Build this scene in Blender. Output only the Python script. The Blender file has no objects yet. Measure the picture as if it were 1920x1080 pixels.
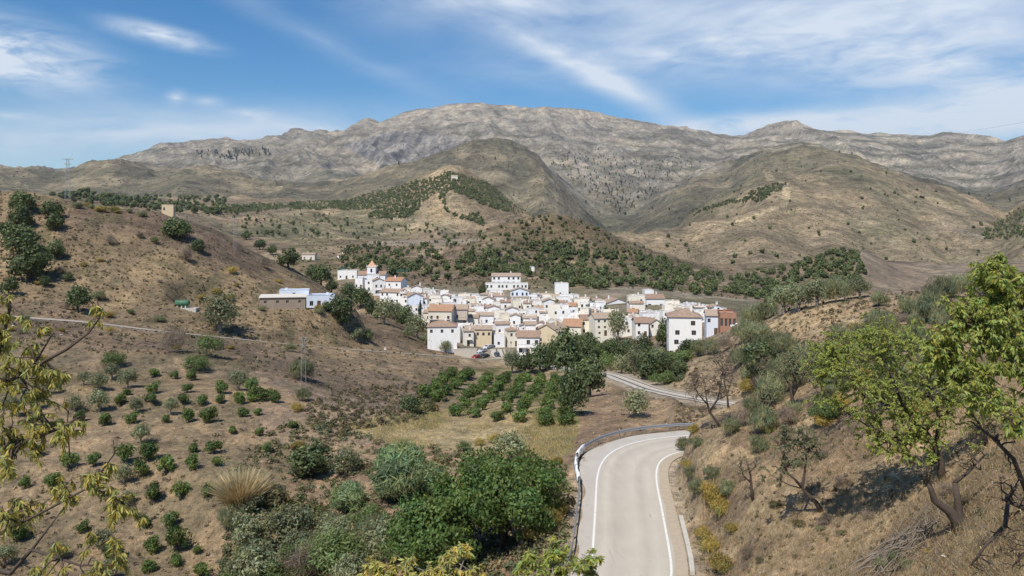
import bpy, math, random
import numpy as np
from mathutils import Vector, Matrix
S = bpy.context.scene
COL = S.collection
R = math.radians
# ------------------------------------------------------------------ camera
F, PX0, HZ, ZC = 1442.0, 960.0, 446.0, 23.0      # focal length in photo pixels, horizon row, eye height
cam_d = bpy.data.cameras.new('camera'); cam = bpy.data.objects.new('camera', cam_d); COL.objects.link(cam)
cam.location = (0, 0, ZC); cam.rotation_euler = (R(90), 0, 0)
cam_d.sensor_width = 36; cam_d.lens = 36 * F / 1920; cam_d.shift_y = -(540 - HZ) / 1920
cam_d.clip_start = 0.2; cam_d.clip_end = 40000
S.camera = cam
S.view_settings.view_transform = 'Standard'; S.view_settings.look = 'None'
S.view_settings.exposure = 0.18; S.view_settings.gamma = 1
S.render.resolution_x = 1024; S.render.resolution_y = 576
# ------------------------------------------------------------------ sun and sky
HAZE = 3.2e-5
SUN_EL, SUN_AZ = 54.0, 206.0       # azimuth clockwise from +Y (view direction): behind the camera, to the left
sd = Vector((math.sin(R(SUN_AZ)) * math.cos(R(SUN_EL)), math.cos(R(SUN_AZ)) * math.cos(R(SUN_EL)), math.sin(R(SUN_EL))))
sun_d = bpy.data.lights.new('sun', 'SUN'); sun = bpy.data.objects.new('sun', sun_d); COL.objects.link(sun)
sun_d.energy = 4.6; sun_d.angle = R(0.53); sun_d.color = (1.0, 0.95, 0.87)
sun.rotation_euler = sd.to_track_quat('Z', 'Y').to_euler(); sun.location = (-200, -300, 600)

class NG:
    """tiny node-graph helper"""
    def __init__(s, tree): s.t = tree; s.t.nodes.clear()
    def n(s, kind, **kw):
        nd = s.t.nodes.new(kind)
        for k, v in kw.items():
            if k.startswith('_'): nd.inputs[int(k[1:])].default_value = v
            else: setattr(nd, k, v)
        return nd
    def link(s, a, b): s.t.links.new(a, b)
    def m(s, op, a, b=None, c=None):
        nd = s.t.nodes.new('ShaderNodeMath'); nd.operation = op
        for i, v in enumerate((a, b, c)):
            if v is None: continue
            if isinstance(v, (int, float)): nd.inputs[i].default_value = v
            else: s.t.links.new(v, nd.inputs[i])
        return nd.outputs[0]
    def mix(s, fac, a, b, mode='MIX'):
        nd = s.t.nodes.new('ShaderNodeMix'); nd.data_type = 'RGBA'; nd.blend_type = mode
        for i, v in ((0, fac), (6, a), (7, b)):
            if isinstance(v, (int, float)): nd.inputs[i].default_value = v
            elif isinstance(v, tuple): nd.inputs[i].default_value = (*v, 1) if len(v) == 3 else v
            else: s.t.links.new(v, nd.inputs[i])
        return nd.outputs[2]
    def noise(s, vec, scale, detail=4, rough=0.55, dist=0.0):
        nd = s.t.nodes.new('ShaderNodeTexNoise')
        nd.inputs['Scale'].default_value = scale; nd.inputs['Detail'].default_value = detail
        nd.inputs['Roughness'].default_value = rough; nd.inputs['Distortion'].default_value = dist
        if vec is not None: s.t.links.new(vec, nd.inputs['Vector'])
        return nd.outputs['Fac']
    def ramp(s, fac, lo, hi):
        nd = s.t.nodes.new('ShaderNodeMapRange'); nd.interpolation_type = 'SMOOTHSTEP'
        s.t.links.new(fac, nd.inputs[0]); nd.inputs[1].default_value = lo; nd.inputs[2].default_value = hi
        return nd.outputs[0]

w = bpy.data.worlds.new('World'); S.world = w; w.use_nodes = True
g = NG(w.node_tree)
sky = g.n('ShaderNodeTexSky', sky_type='NISHITA', sun_disc=False)
sky.sun_elevation = R(SUN_EL); sky.sun_rotation = R(SUN_AZ); sky.altitude = 700; sky.air_density = 1.0; sky.dust_density = 0.25; sky.ozone_density = 2.0
hs = g.n('ShaderNodeHueSaturation'); hs.inputs['Saturation'].default_value = 1.42; hs.inputs['Value'].default_value = 1.02
g.link(sky.outputs[0], hs.inputs['Color'])
tc = g.n('ShaderNodeTexCoord'); sp = g.n('ShaderNodeSeparateXYZ'); g.link(tc.outputs['Generated'], sp.inputs[0])
X, Y, Z = sp.outputs
az = g.m('ARCTAN2', X, Y); el = g.m('ARCSINE', Z)
# cirrus: soft-edged patches by azimuth and elevation, broken up by two noises
ae = g.n('ShaderNodeCombineXYZ'); g.link(az, ae.inputs[0]); g.link(el, ae.inputs[1])
mp = g.n('ShaderNodeMapping'); mp.inputs['Rotation'].default_value = (0, 0, R(-12)); mp.inputs['Scale'].default_value = (1, 3.6, 1)
g.link(ae.outputs[0], mp.inputs[0])
fine = g.noise(mp.outputs[0], 12, 4, 0.62, 0.6)
soft = g.noise(mp.outputs[0], 5, 4, 0.6, 0.4)
def cloud(px, py, rx, ry, ang, k, acc=None):
    a0 = math.atan((px - PX0) / F); e0 = math.atan((HZ - py) / math.hypot(F, px - PX0))
    m_ = g.n('ShaderNodeMapping', vector_type='TEXTURE'); m_.inputs['Location'].default_value = (a0, e0, 0); m_.inputs['Rotation'].default_value = (0, 0, R(ang))
    m_.inputs['Scale'].default_value = (rx / F * 1.9, ry / F * 1.9, 1); g.link(ae.outputs[0], m_.inputs[0])
    gr = g.n('ShaderNodeTexGradient', gradient_type='QUADRATIC_SPHERE'); g.link(m_.outputs[0], gr.inputs[0])
    return g.m('MULTIPLY_ADD', gr.outputs['Fac'], k, acc if acc is not None else 0.0)
A_f = A_s = None
for c in [(0, 98, 130, 46, -6, 2.6), (300, 66, 80, 15, -8, 1.7), (560, 240, 200, 20, -4, .6), (0, 215, 50, 10, 0, .8), (1770, 125, 280, 60, -6, 1.0), (1880, 225, 260, 46, 8, 1.2),
          (1420, 232, 180, 20, 2, 1.2), (330, 183, 17, 12, 20, .9), (388, 189, 26, 9, 0, .8), (470, 213, 36, 9, 0, .6), (1320, 95, 420, 44, 3, .7)]: A_f = cloud(*c, A_f)
for c in [(230, 252, 460, 46, 4, 1.3), (1560, 40, 600, 95, -2, 1.35), (960, 0, 330, 46, 0, 1.0), (1650, 240, 400, 38, 3, 1.9), (1165, 165, 190, 24, -29, 1.0), (1000, 80, 200, 22, -27, .5), (620, 85, 330, 22, -23, .30)]: A_s = cloud(*c, A_s)
tot = g.m('ADD', g.m('MULTIPLY', A_f, g.ramp(fine, .18, .75)), g.m('MULTIPLY', A_s, g.ramp(soft, .10, .80)))
gen = g.m('MULTIPLY', g.ramp(soft, .6, .9), .12)        # the same thin cirrus goes on all round the sky
tot = g.m('MINIMUM', g.m('ADD', tot, gen), 0.92)
cc = g.mix(tot, hs.outputs[0], (6.6, 7.3, 8.2))
bg = g.n('ShaderNodeBackground'); bg.inputs['Strength'].default_value = 0.105; g.link(cc, bg.inputs[0])
wo = g.n('ShaderNodeOutputWorld'); g.link(bg.outputs[0], wo.inputs[0])
w.cycles.sampling_method = 'MANUAL'; w.cycles.sample_map_resolution = 512

# ------------------------------------------------------------------ helpers
rng = np.random.default_rng(7)
random.seed(7)
MATS = {}
def hash2(ix, iy, seed):
    h = (ix.astype(np.int64) * 374761393 + iy.astype(np.int64) * 668265263 + seed * 1442695041) & 0x7fffffff
    h = ((h ^ (h >> 13)) * 1274126177) & 0x7fffffff
    return ((h ^ (h >> 16)) & 0xffff) / 65535.0
def vnoise(x, y, seed=0):
    xi = np.floor(x); yi = np.floor(y); fx = x - xi; fy = y - yi
    fx = fx * fx * fx * (fx * (fx * 6 - 15) + 10); fy = fy * fy * fy * (fy * (fy * 6 - 15) + 10)
    a = hash2(xi, yi, seed); b = hash2(xi + 1, yi, seed); c = hash2(xi, yi + 1, seed); d = hash2(xi + 1, yi + 1, seed)
    return (a * (1 - fx) + b * fx) * (1 - fy) + (c * (1 - fx) + d * fx) * fy
def fbm(x, y, seed=0, o=4):
    t = 0; a = 0.5; n = 0
    for i in range(o):
        t = t + a * vnoise(x, y, seed + i); n += a; a *= 0.5
        x, y = x * 1.96 + y * 0.44, y * 1.96 - x * 0.44
    return t / n
def ridged(x, y, seed=0, o=4):
    t = 0; a = 0.5; n = 0
    for i in range(o):
        t = t + a * (1 - np.abs(2 * vnoise(x, y, seed + i) - 1)); n += a; a *= 0.5
        x, y = x * 1.9 + y * 0.5, y * 1.9 - x * 0.5
    return t / n
def sstep(x, a, b):
    t = np.clip((x - a) / (b - a), 0, 1); return t * t * (3 - 2 * t)

def pchip_slopes(x, y):
    """x,y: (K,...) monotone cubic slopes along axis 0"""
    h = np.diff(x, axis=0); d = np.diff(y, axis=0) / h
    m = np.zeros_like(y)
    s = d[:-1] * d[1:] > 0
    w1 = 2 * h[1:] + h[:-1]; w2 = h[1:] + 2 * h[:-1]
    with np.errstate(divide='ignore', invalid='ignore'):
        hm = (w1 + w2) / (w1 / d[:-1] + w2 / d[1:])
    m[1:-1] = np.where(s, hm, 0); m[0] = d[0]; m[-1] = d[-1]
    return m
def pchip1(xs, ys, q):
    xs = np.asarray(xs, float); ys = np.asarray(ys, float); m = pchip_slopes(xs, ys)
    q = np.clip(q, xs[0], xs[-1]); i = np.clip(np.searchsorted(xs, q) - 1, 0, len(xs) - 2)
    h = xs[i + 1] - xs[i]; t = (q - xs[i]) / h
    return ((2*t**3-3*t**2+1)*ys[i] + (t**3-2*t**2+t)*h*m[i] + (-2*t**3+3*t**2)*ys[i+1] + (t**3-t**2)*h*m[i+1])

def mesh_np(name, V, faces, col=None, smooth=False, mats=None, midx=None):
    """V (n,3); faces: list of arrays (m,k); col: (n,3|4) point colours"""
    me = bpy.data.meshes.new(name)
    V = np.asarray(V, np.float32)
    if not isinstance(faces, (list, tuple)): faces = [faces]
    faces = [np.asarray(f, np.int32) for f in faces if len(f)]
    tot_l = sum(f.size for f in faces); tot_p = sum(len(f) for f in faces)
    me.vertices.add(len(V)); me.vertices.foreach_set('co', V.ravel())
    me.loops.add(tot_l); me.polygons.add(tot_p)
    me.loops.foreach_set('vertex_index', np.concatenate([f.ravel() for f in faces]))
    tots = np.concatenate([np.full(len(f), f.shape[1], np.int32) for f in faces])
    me.polygons.foreach_set('loop_start', np.concatenate([[0], np.cumsum(tots)[:-1]]).astype(np.int32))
    if midx is not None: me.polygons.foreach_set('material_index', np.asarray(midx, np.int32))
    me.polygons.foreach_set('use_smooth', np.full(tot_p, smooth))
    me.update(calc_edges=True)
    if col is not None:
        c = np.ones((len(V), 4), np.float32); c[:, :np.shape(col)[1]] = col
        a = me.color_attributes.new('Col', 'FLOAT_COLOR', 'POINT'); a.data.foreach_set('color', c.ravel())
    for m in (mats or []): me.materials.append(m)
    return me
def link(name, data, parent=None, loc=(0, 0, 0), rot=(0, 0, 0), sc=None, **props):
    o = bpy.data.objects.new(name, data); COL.objects.link(o)
    o.location = loc; o.rotation_euler = rot
    if sc is not None: o.scale = sc if hasattr(sc, '__len__') else (sc, sc, sc)
    if parent is not None: o.parent = parent
    for k, v in props.items():
        if v is not None: o[k] = v
    return o
def copy_tree(o, parent=None):
    c = o.copy(); COL.objects.link(c); c.parent = parent
    for ch in o.children: copy_tree(ch, c)
    return c
class MB:
    """mesh collector for boxes, tubes and quads"""
    def __init__(s): s.V = []; s.F = []; s.n = 0
    def add(s, V, Fs):
        s.V.extend([tuple(v) for v in V]); s.F.extend([tuple(i + s.n for i in f) for f in Fs]); s.n += len(V); return s
    def box(s, x0, x1, y0, y1, z0, z1):
        return s.add([(x0,y0,z0),(x1,y0,z0),(x1,y1,z0),(x0,y1,z0),(x0,y0,z1),(x1,y0,z1),(x1,y1,z1),(x0,y1,z1)],
                     [(0,3,2,1),(4,5,6,7),(0,1,5,4),(1,2,6,5),(2,3,7,6),(3,0,4,7)])
    def quad(s, a, b, c, d): return s.add([a, b, c, d], [(0, 1, 2, 3)])
    def tube(s, pts, rad, k=6, cap=True):
        pts = [Vector(p) for p in pts]; n = len(pts)
        if not hasattr(rad, '__len__'): rad = [rad] * n
        V = []; Fs = []; up = Vector((0.31, 0.17, 0.93))
        for i, p in enumerate(pts):
            d = (pts[min(i+1, n-1)] - pts[max(i-1, 0)]).normalized()
            a = d.cross(up);
            if a.length < 1e-3: a = d.cross(Vector((1, 0, 0)))
            a.normalize(); b = d.cross(a)
            for j in range(k):
                t = 2 * math.pi * j / k; V.append(p + (a * math.cos(t) + b * math.sin(t)) * rad[i])
        for i in range(n - 1):
            for j in range(k):
                j2 = (j + 1) % k; Fs.append((i*k+j, i*k+j2, (i+1)*k+j2, (i+1)*k+j))
        if cap: Fs.append(tuple(range(k - 1, -1, -1))); Fs.append(tuple((n-1)*k + j for j in range(k)))
        return s.add(V, Fs)
    def mesh(s, name, mat=None, smooth=False):
        me = bpy.data.meshes.new(name); me.from_pydata(s.V, [], s.F); me.update()
        if smooth: me.polygons.foreach_set('use_smooth', np.ones(len(me.polygons), bool))
        if mat: me.materials.append(mat)
        return me

# ------------------------------------------------------------------ materials
def mat_new(name):
    m = bpy.data.materials.new(name); m.use_nodes = True; MATS[name] = m
    g = NG(m.node_tree); o = g.n('ShaderNodeOutputMaterial'); b = g.n('ShaderNodeBsdfPrincipled')
    b.inputs['Specular IOR Level'].default_value = 0.25
    g.link(b.outputs[0], o.inputs[0]); return m, g, b, o
def mat_plain(name, colr, rough=0.8, var=0.12, scale=3.0, metal=0.0, bump=0.0, spec=0.25, rnd=0.0):
    m, g, b, o = mat_new(name)
    geo = g.n('ShaderNodeNewGeometry')
    nz = g.noise(geo.outputs['Position'], scale, 5, .6)
    k = g.m('ADD', g.m('MULTIPLY', nz, 2 * var), 1 - var)
    if rnd:
        oi = g.n('ShaderNodeObjectInfo'); k = g.m('MULTIPLY', k, g.m('ADD', g.m('MULTIPLY', oi.outputs['Random'], 2 * rnd), 1 - rnd))
    c = g.n('ShaderNodeVectorMath', operation='SCALE'); c.inputs[0].default_value = colr; g.link(k, c.inputs['Scale'])
    g.link(c.outputs[0], b.inputs['Base Color']); b.inputs['Roughness'].default_value = rough; b.inputs['Metallic'].default_value = metal
    b.inputs['Specular IOR Level'].default_value = spec
    if bump:
        bp = g.n('ShaderNodeBump'); bp.inputs['Strength'].default_value = bump; bp.inputs['Distance'].default_value = 0.05
        g.link(nz, bp.inputs['Height']); g.link(bp.outputs[0], b.inputs['Normal'])
    return m
def mat_leaf(name, colr, trans=0.35, rough=0.55, rnd=0.28, tcol=None):
    """leaf: diffuse + translucent; 'Col' attribute carries each leaf's own tint"""
    m, g, b, o = mat_new(name)
    at = g.n('ShaderNodeAttribute', attribute_name='Col'); oi = g.n('ShaderNodeObjectInfo')
    c = g.mix(1.0, (*colr, 1), at.outputs['Color'], 'MULTIPLY')
    k = g.m('ADD', g.m('MULTIPLY', oi.outputs['Random'], 2 * rnd), 1 - rnd)
    sc = g.n('ShaderNodeVectorMath', operation='SCALE'); g.link(c, sc.inputs[0]); g.link(k, sc.inputs['Scale'])
    g.link(sc.outputs[0], b.inputs['Base Color']); b.inputs['Roughness'].default_value = rough; b.inputs['Specular IOR Level'].default_value = 0.3
    tr = g.n('ShaderNodeBsdfTranslucent'); tt = g.mix(1.0, sc.outputs[0], tcol or (1.25, 1.2, 0.6, 1), 'MULTIPLY'); g.link(tt, tr.inputs[0])
    ms = g.n('ShaderNodeMixShader'); ms.inputs[0].default_value = trans
    g.link(b.outputs[0], ms.inputs[1]); g.link(tr.outputs[0], ms.inputs[2]); g.link(ms.outputs[0], o.inputs[0])
    return m
def mat_ground(name, s_big, s_mid, s_fine, bump=0.5, bdist=0.1, speck=None, specs=1.0, amt=0.35, spk=.75):
    """terrain: albedo of each place in 'Col', with soil grain, litter and low scrub on it"""
    m, g, b, o = mat_new(name)
    at = g.n('ShaderNodeAttribute', attribute_name='Col'); geo = g.n('ShaderNodeNewGeometry'); P = geo.outputs['Position']
    n1 = g.noise(P, s_big, 3, .6); n2 = g.noise(P, s_mid, 3, .65); n3 = g.noise(P, s_fine, 3, .7)
    k = g.m('ADD', g.m('MULTIPLY', g.m('SUBTRACT', n1, .5), 1.4 * amt / .35), 1.0)
    k = g.m('MULTIPLY', k, g.m('ADD', g.m('MULTIPLY', g.m('SUBTRACT', n2, .5), 1.6 * amt / .35), 1.0))
    k = g.m('MULTIPLY', k, g.m('ADD', g.m('MULTIPLY', g.m('SUBTRACT', n3, .5), 1.8 * amt / .35), 1.0))
    sc = g.n('ShaderNodeVectorMath', operation='SCALE'); g.link(at.outputs['Color'], sc.inputs[0]); g.link(k, sc.inputs['Scale'])
    c = sc.outputs[0]
    warm = g.ramp(n1, .42, .62)
    c = g.mix(g.m('MULTIPLY', warm, .22), c, g.mix(1.0, c, (1.2, 1.02, .78), 'MULTIPLY'))
    if speck:
        vo = g.n('ShaderNodeTexVoronoi'); vo.inputs['Scale'].default_value = specs; g.link(P, vo.inputs['Vector'])
        vo.inputs['Randomness'].default_value = 1.0
        dots = g.m('SUBTRACT', 1.0, g.ramp(vo.outputs['Distance'], .14, .34))
        dots = g.m('MULTIPLY', dots, g.ramp(g.noise(P, specs * .22, 2, .6), .42, .60))
        c = g.mix(g.m('MULTIPLY', dots, spk), c, speck)
    g.link(c, b.inputs['Base Color']); b.inputs['Roughness'].default_value = .95; b.inputs['Specular IOR Level'].default_value = .1
    hgt = g.m('ADD', n2, g.m('MULTIPLY', n3, .5))
    bp = g.n('ShaderNodeBump'); bp.inputs['Strength'].default_value = bump; bp.inputs['Distance'].default_value = bdist
    g.link(hgt, bp.inputs['Height']); g.link(bp.outputs[0], b.inputs['Normal'])
    return m
# ------------------------------------------------------------------ terrain
def zz(px, Yd, z): return (px, Yd, HZ + (ZC - z) / Yd * F)     # a place given by its height instead of its row
# feature lines of the land, near to far: (bearing as photo column, distance, row);  n = mesh rows up to the next line
FEAT = [
 (14, [zz(-1200,1.2,21.2), zz(3100,1.2,21.2)]),
 (26, [zz(-1200,14,13), zz(0,20,10.5), zz(900,20,11), zz(1250,20,11), zz(1450,19,11.5), zz(1700,16,13.5), zz(1920,13,15.5), zz(3100,6,19.5)]),
 (70, [(-1200,62,1080),(0,72,1080),(300,74,1080),(600,72,1082),(700,67,1084),(850,61,1084),(1000,55,1083),(1060,52.5,1080),(1300,51.5,1080),(1340,50,1080),(1450,46,1080),(1600,40,1080),(1750,33,1080),(1920,26,1080),(2300,17,1070),(3100,10,1060)]),
 (70, [(-1200,100,860),(0,95,862),(300,95,862),(430,90,885),(600,92,915),(700,88,910),(850,84,925),(1000,76,908),(1060,72.5,903),(1240,72,906.6),(1290,62,958),(1330,60,945),(1450,56,905),(1600,49,900),(1750,42,900),(1920,34,900),(2300,23,880),(3100,14,860)]),
 (56, [(-1200,135,715),(0,130,722),(300,130,724),(520,124,760),(700,112,806),(850,112,812),(1000,97,854),(1060,91,845),(1100,90,828),(1180,90,821),(1245,88,819),(1275,79,814),(1300,77,804),(1350,72,800),(1450,66,800),(1600,57,790),(1750,51,770),(1920,44,750),(2300,32,720),(3100,22,690)]),
 (40, [(-1200,160,630),(0,150,648),(300,150,668),(520,148,705),(700,138,762),(850,128,776),(1000,118,788),(1100,114,791),(1200,110,793),(1245,104,800),(1275,88,803),(1300,85,789),(1350,81,768),(1450,77,737),(1600,69,692),(1750,63,662),(1920,57,640),(2300,48,600),(3100,41,560)]),
 (40, [(-1200,172,600),(0,165,608),(300,172,634),(520,172,668),(700,165,728),(850,165,748),(1000,160,738),(1100,150,748),(1200,135,754),(1262,122,760),zz(1300,112,-4),zz(1350,106,-3),zz(1450,100,2),zz(1600,90,7.5),zz(1750,84,10),zz(1920,78,12),zz(2300,74,14),zz(3100,70,17)]),
 (40, [(-1200,185,570),(0,176,592),(290,186,622),(480,201,640),(640,221,655),(820,246,670),(900,258,682),(1000,246,690),(1075,221,690),(1140,196,701),(1200,167,722),(1262,150,738),(1300,141,750),(1350,133,757),zz(1400,125,-2),zz(1450,122,1.5),(1600,112,628),(1750,106,608),(1920,100,596),(2300,95,580),(3100,90,550)]),
 (34, [(-1200,205,520),(0,200,548),(300,206,578),(450,224,577),(560,238,579),(620,250,582),(660,256,618),(720,258,645),(800,262,668),(850,268,672),(900,272,675),(930,275,671),(1000,268,674),(1060,260,682),(1100,250,690),(1160,235,690),(1200,215,690),(1262,200,684),(1300,192,660),(1350,188,644),(1400,180,612),(1450,172,590),(1560,160,562),(1700,150,556),(1800,140,556),(1920,130,548),(2300,120,530),(3100,110,510)]),
 (22, [(-1200,250,350),(-300,255,352),(0,262,364),(40,262,362),(130,262,374),(200,268,386),(300,280,402),(400,290,428),(480,300,470),(560,306,510),(620,306,547),(660,300,583),(700,292,606),(730,288,612),(770,282,632),(810,278,652),(850,280,657),(930,285,662),(1000,282,663),(1060,278,668),(1100,285,652),(1160,275,650),(1200,262,650),(1262,235,655),(1300,215,646),(1350,205,630),(1400,202,602),(1450,195,580),(1560,184,550),(1700,174,547),(1800,164,551),(1920,152,541),(2300,142,520),(3100,130,500)]),
 (30, [zz(-1200,420,0),zz(0,360,10),zz(300,350,5),zz(480,345,-2),zz(560,345,-6),zz(620,345,-9),zz(660,340,-12),(700,330,592),(760,325,610),(850,320,630),(930,320,640),(1000,315,642),(1100,315,632),(1200,300,628),(1262,275,632),zz(1300,262,-11),zz(1350,262,-9.5),zz(1400,262,-8),zz(1450,262,-6),zz(1600,262,-3),zz(1920,262,0),zz(3100,262,5)]),
 (30, [zz(-1200,520,0),zz(0,440,5),zz(300,430,0),zz(480,410,-6),zz(600,400,-8),(640,395,548),(700,385,556),(800,368,582),(900,354,596),(1000,352,594),(1100,347,592),(1200,336,590),(1300,315,598),(1385,303,602),zz(1450,320,-12),zz(1600,320,-8),zz(1920,320,-4),zz(3100,320,0)]),
 (60, [zz(-1200,650,5),zz(0,560,5),zz(300,540,0),zz(480,500,-4),zz(600,470,-1),(640,462,518),(700,455,513),(760,452,532),(850,438,543),(950,448,539),(1050,438,544),(1200,408,551),(1300,385,566),(1400,380,574),zz(1450,400,-13),zz(1600,400,-10),zz(1920,400,-6),zz(3100,420,0)]),
 (60, [(-1200,900,430),(0,800,425),(300,760,440),(480,680,470),(600,620,480),(700,620,480),(800,620,482),(870,600,480),(900,590,474),(940,595,486),(1000,620,492),(1100,600,503),(1200,580,512),(1300,560,530),(1380,530,545),(1450,520,552),(1500,510,560),(1620,520,548),(1750,540,545),(1920,560,540),(3100,600,520)]),
 (8, [(-1200,1100,400),(0,1000,402),(300,960,412),(480,900,438),(600,860,440),(700,860,446),(800,850,455),(880,800,445),(960,780,413),(1030,780,400),(1080,780,409),(1130,770,430),(1200,750,463),(1300,705,498),(1380,660,520),(1450,650,512),(1500,660,488),(1560,680,471),(1605,690,466),(1640,690,482),(1690,690,508),(1750,690,518),(1920,700,508),(3100,800,500)]),
 (50, [(-1200,1250,392),(0,1150,392),(300,1120,402),(480,1060,424),(600,1020,424),(700,1000,432),(800,1000,438),zz(880,960,18),zz(960,960,22),zz(1030,960,20),zz(1080,960,14),zz(1130,960,8),zz(1200,940,0),(1300,900,492),(1380,880,494),(1450,860,496),(1500,860,494),(1560,870,488),(1620,880,488),(1750,900,482),(1920,930,478),(3100,1000,470)]),
 (64, [(-1200,1400,385),(0,1300,384),(300,1280,396),(480,1250,410),(600,1250,404),(700,1250,408),(800,1250,414),(850,1250,418),(900,1230,420),(960,1200,428),(1030,1200,440),(1100,1180,450),(1160,1150,462),(1200,1150,460),(1300,1150,448),(1380,1130,440),(1450,1120,432),(1560,1130,428),(1700,1150,440),(1800,1150,452),(1860,1150,455),(1920,1150,440),(3100,1250,420)]),
 (8, [(-1200,1700,372),(0,1700,374),(200,1700,376),(300,1750,386),(400,1800,393),(480,1800,386),(560,1800,379),(640,1780,373),(720,1750,356),(800,1720,336),(850,1700,327),(900,1700,340),(950,1700,362),(1000,1680,380),(1040,1640,393),(1100,1560,418),(1150,1500,428),(1200,1560,412),(1250,1650,391),(1300,1720,366),(1350,1780,346),(1440,1850,322),(1520,1900,316),(1590,1900,312),(1640,1880,318),(1700,1860,334),(1750,1840,350),(1800,1820,370),(1850,1800,392),(1885,1780,408),(1920,1700,388),(2100,1600,350),(3100,1700,330)]),
 (60, [(-1200,2200,362),(0,2200,366),(300,2200,370),(480,2200,376),(600,2200,372),(720,2200,360),zz(800,2200,110),zz(850,2200,112),zz(900,2200,108),zz(960,2200,98),(1040,2100,386),(1100,2050,408),(1150,2000,416),(1200,2050,402),zz(1250,2150,85),zz(1350,2250,120),zz(1440,2350,140),zz(1590,2400,150),zz(1700,2350,130),zz(1800,2300,110),zz(1885,2250,90),zz(1920,2200,95),zz(3100,2300,150)]),
 (8, [(-1200,3600,330),(0,3600,317),(60,3600,318),(130,3600,311),(175,3550,302),(210,3500,298),(250,3500,302),(300,3500,309),(400,3500,311),(500,3500,318),(600,3500,326),(700,3400,324),(760,3400,318),(800,3450,304),(850,3500,290),(900,3550,277),(940,3600,268),(975,3550,276),(1000,3500,290),(1060,3300,340),(1110,3100,378),(1150,3000,398),(1200,3100,378),(1280,3300,340),(1350,3400,321),(1400,3500,301),(1440,3500,292),(1480,3550,289),(1530,3550,296),(1600,3500,303),(1680,3450,314),(1760,3450,330),(1850,3500,338),(1920,3300,322),(2100,3200,290),(3100,3500,280)]),
 (60, [(-1200,4200,330),zz(0,4100,270),zz(250,4000,300),zz(400,4000,330),(500,4000,312),(600,4000,318),(700,4000,312),zz(760,4050,330),zz(850,4100,370),zz(940,4200,400),zz(1000,4100,370),(1060,4000,332),(1110,3800,356),(1150,3700,368),(1200,3800,352),(1280,3900,325),(1350,4000,306),zz(1400,4100,345),zz(1480,4200,360),zz(1600,4100,340),zz(1760,4100,330),zz(1850,4100,310),zz(1920,4000,340),zz(3100,4200,400)]),
 (60, [(-1200,5600,325),(0,5600,325),(250,5600,318),(400,5600,288),(500,5500,290),(600,5400,290),(680,5300,284),(760,5400,272),(880,5500,248),(1000,5500,256),(1100,5400,272),(1200,5400,280),(1280,5400,282),(1400,5500,272),(1500,5600,262),(1600,5600,274),(1700,5600,284),(1800,5600,290),(1870,5500,296),(1920,5200,280),(2100,5000,250),(3100,5200,240)]),
 (10, [(-1200,7200,340),(0,7200,336),(200,7200,322),(245,7200,304),(280,7200,287),(310,7200,278),(350,7200,274),(400,7150,266),(425,7100,262),(450,7100,267),(520,7000,262),(560,7000,258),(600,7000,260),(640,7000,258),(680,6950,244),(700,6950,240),(740,6900,228),(760,6900,222),(800,6900,217),(860,6900,208),(900,6900,204),(940,6900,207),(1000,6900,210),(1100,6900,215),(1180,6950,228),(1230,7000,238),(1280,7000,243),(1330,7000,248),(1380,7000,256),(1420,7000,250),(1445,7000,240),(1462,7000,237),(1480,7000,236),(1497,7000,231),(1530,7000,240),(1600,7000,246),(1650,7000,250),(1700,7000,258),(1740,7000,262),(1770,7000,255),(1800,7000,258),(1850,7000,265),(1880,6900,276),(1900,6500,269),(1920,6300,263),(2000,6200,245),(2200,6200,235),(3100,6400,225)]),
 (0, [zz(-1200,9000,200),zz(3100,9000,400)]),
]
cols = np.concatenate([np.linspace(-1200, -20, 60), np.linspace(0, 1920, 730), np.linspace(1945, 3100, 60)])
NC = len(cols)
K = len(FEAT)
FY = np.zeros((K, NC)); FZ = np.zeros((K, NC))
for k, (n, pts) in enumerate(FEAT):
    p = np.array(pts, float)
    FY[k] = np.exp(pchip1(p[:, 0], np.log(p[:, 1]), cols)); FZ[k] = ZC + (HZ - pchip1(p[:, 0], p[:, 2], cols)) / F * FY[k]
for k in range(1, K): FY[k] = np.maximum(FY[k], FY[k - 1] * 1.01)
sl = pchip_slopes(FY, FZ)
rowsY, rowsZ, rowspan = [], [], []
for k in range(K - 1):
    n = FEAT[k][0]; h = FY[k + 1] - FY[k]
    for i in range(n):
        Yr = FY[k] * (FY[k + 1] / FY[k]) ** (i / n); t = (Yr - FY[k]) / h
        rowsY.append(Yr); rowspan.append(k)
        rowsZ.append((2*t**3-3*t**2+1)*FZ[k] + (t**3-2*t**2+t)*h*sl[k] + (-2*t**3+3*t**2)*FZ[k+1] + (t**3-t**2)*h*sl[k+1])
rowsY.append(FY[-1]); rowsZ.append(FZ[-1]); rowspan.append(K - 1)
TY = np.array(rowsY); TZ = np.array(rowsZ); SPAN = np.array(rowspan); NR = len(TY)
PXG = np.broadcast_to(cols, TY.shape); TX = (PXG - PX0) / F * TY

# fractal relief: each octave only where the land is at the right distance for it
flat = np.zeros_like(TZ)
def octave(L, amp, seed, lo, hi):
    wgt = sstep(TY, lo, lo * 1.6 + 1) * (1 - sstep(TY, hi, hi * 2))
    return amp * wgt * (fbm(TX / L, TY / L, seed, 2) - .5)
dz = octave(0.9, .16, 1, 0, 45) + octave(3.0, .5, 2, 0, 150) + octave(9, 1.1, 3, 12, 350) + octave(30, 2.6, 4, 80, 900) + octave(90, 9, 5, 450, 2600) + octave(260, 26, 6, 900, 9000)
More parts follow.
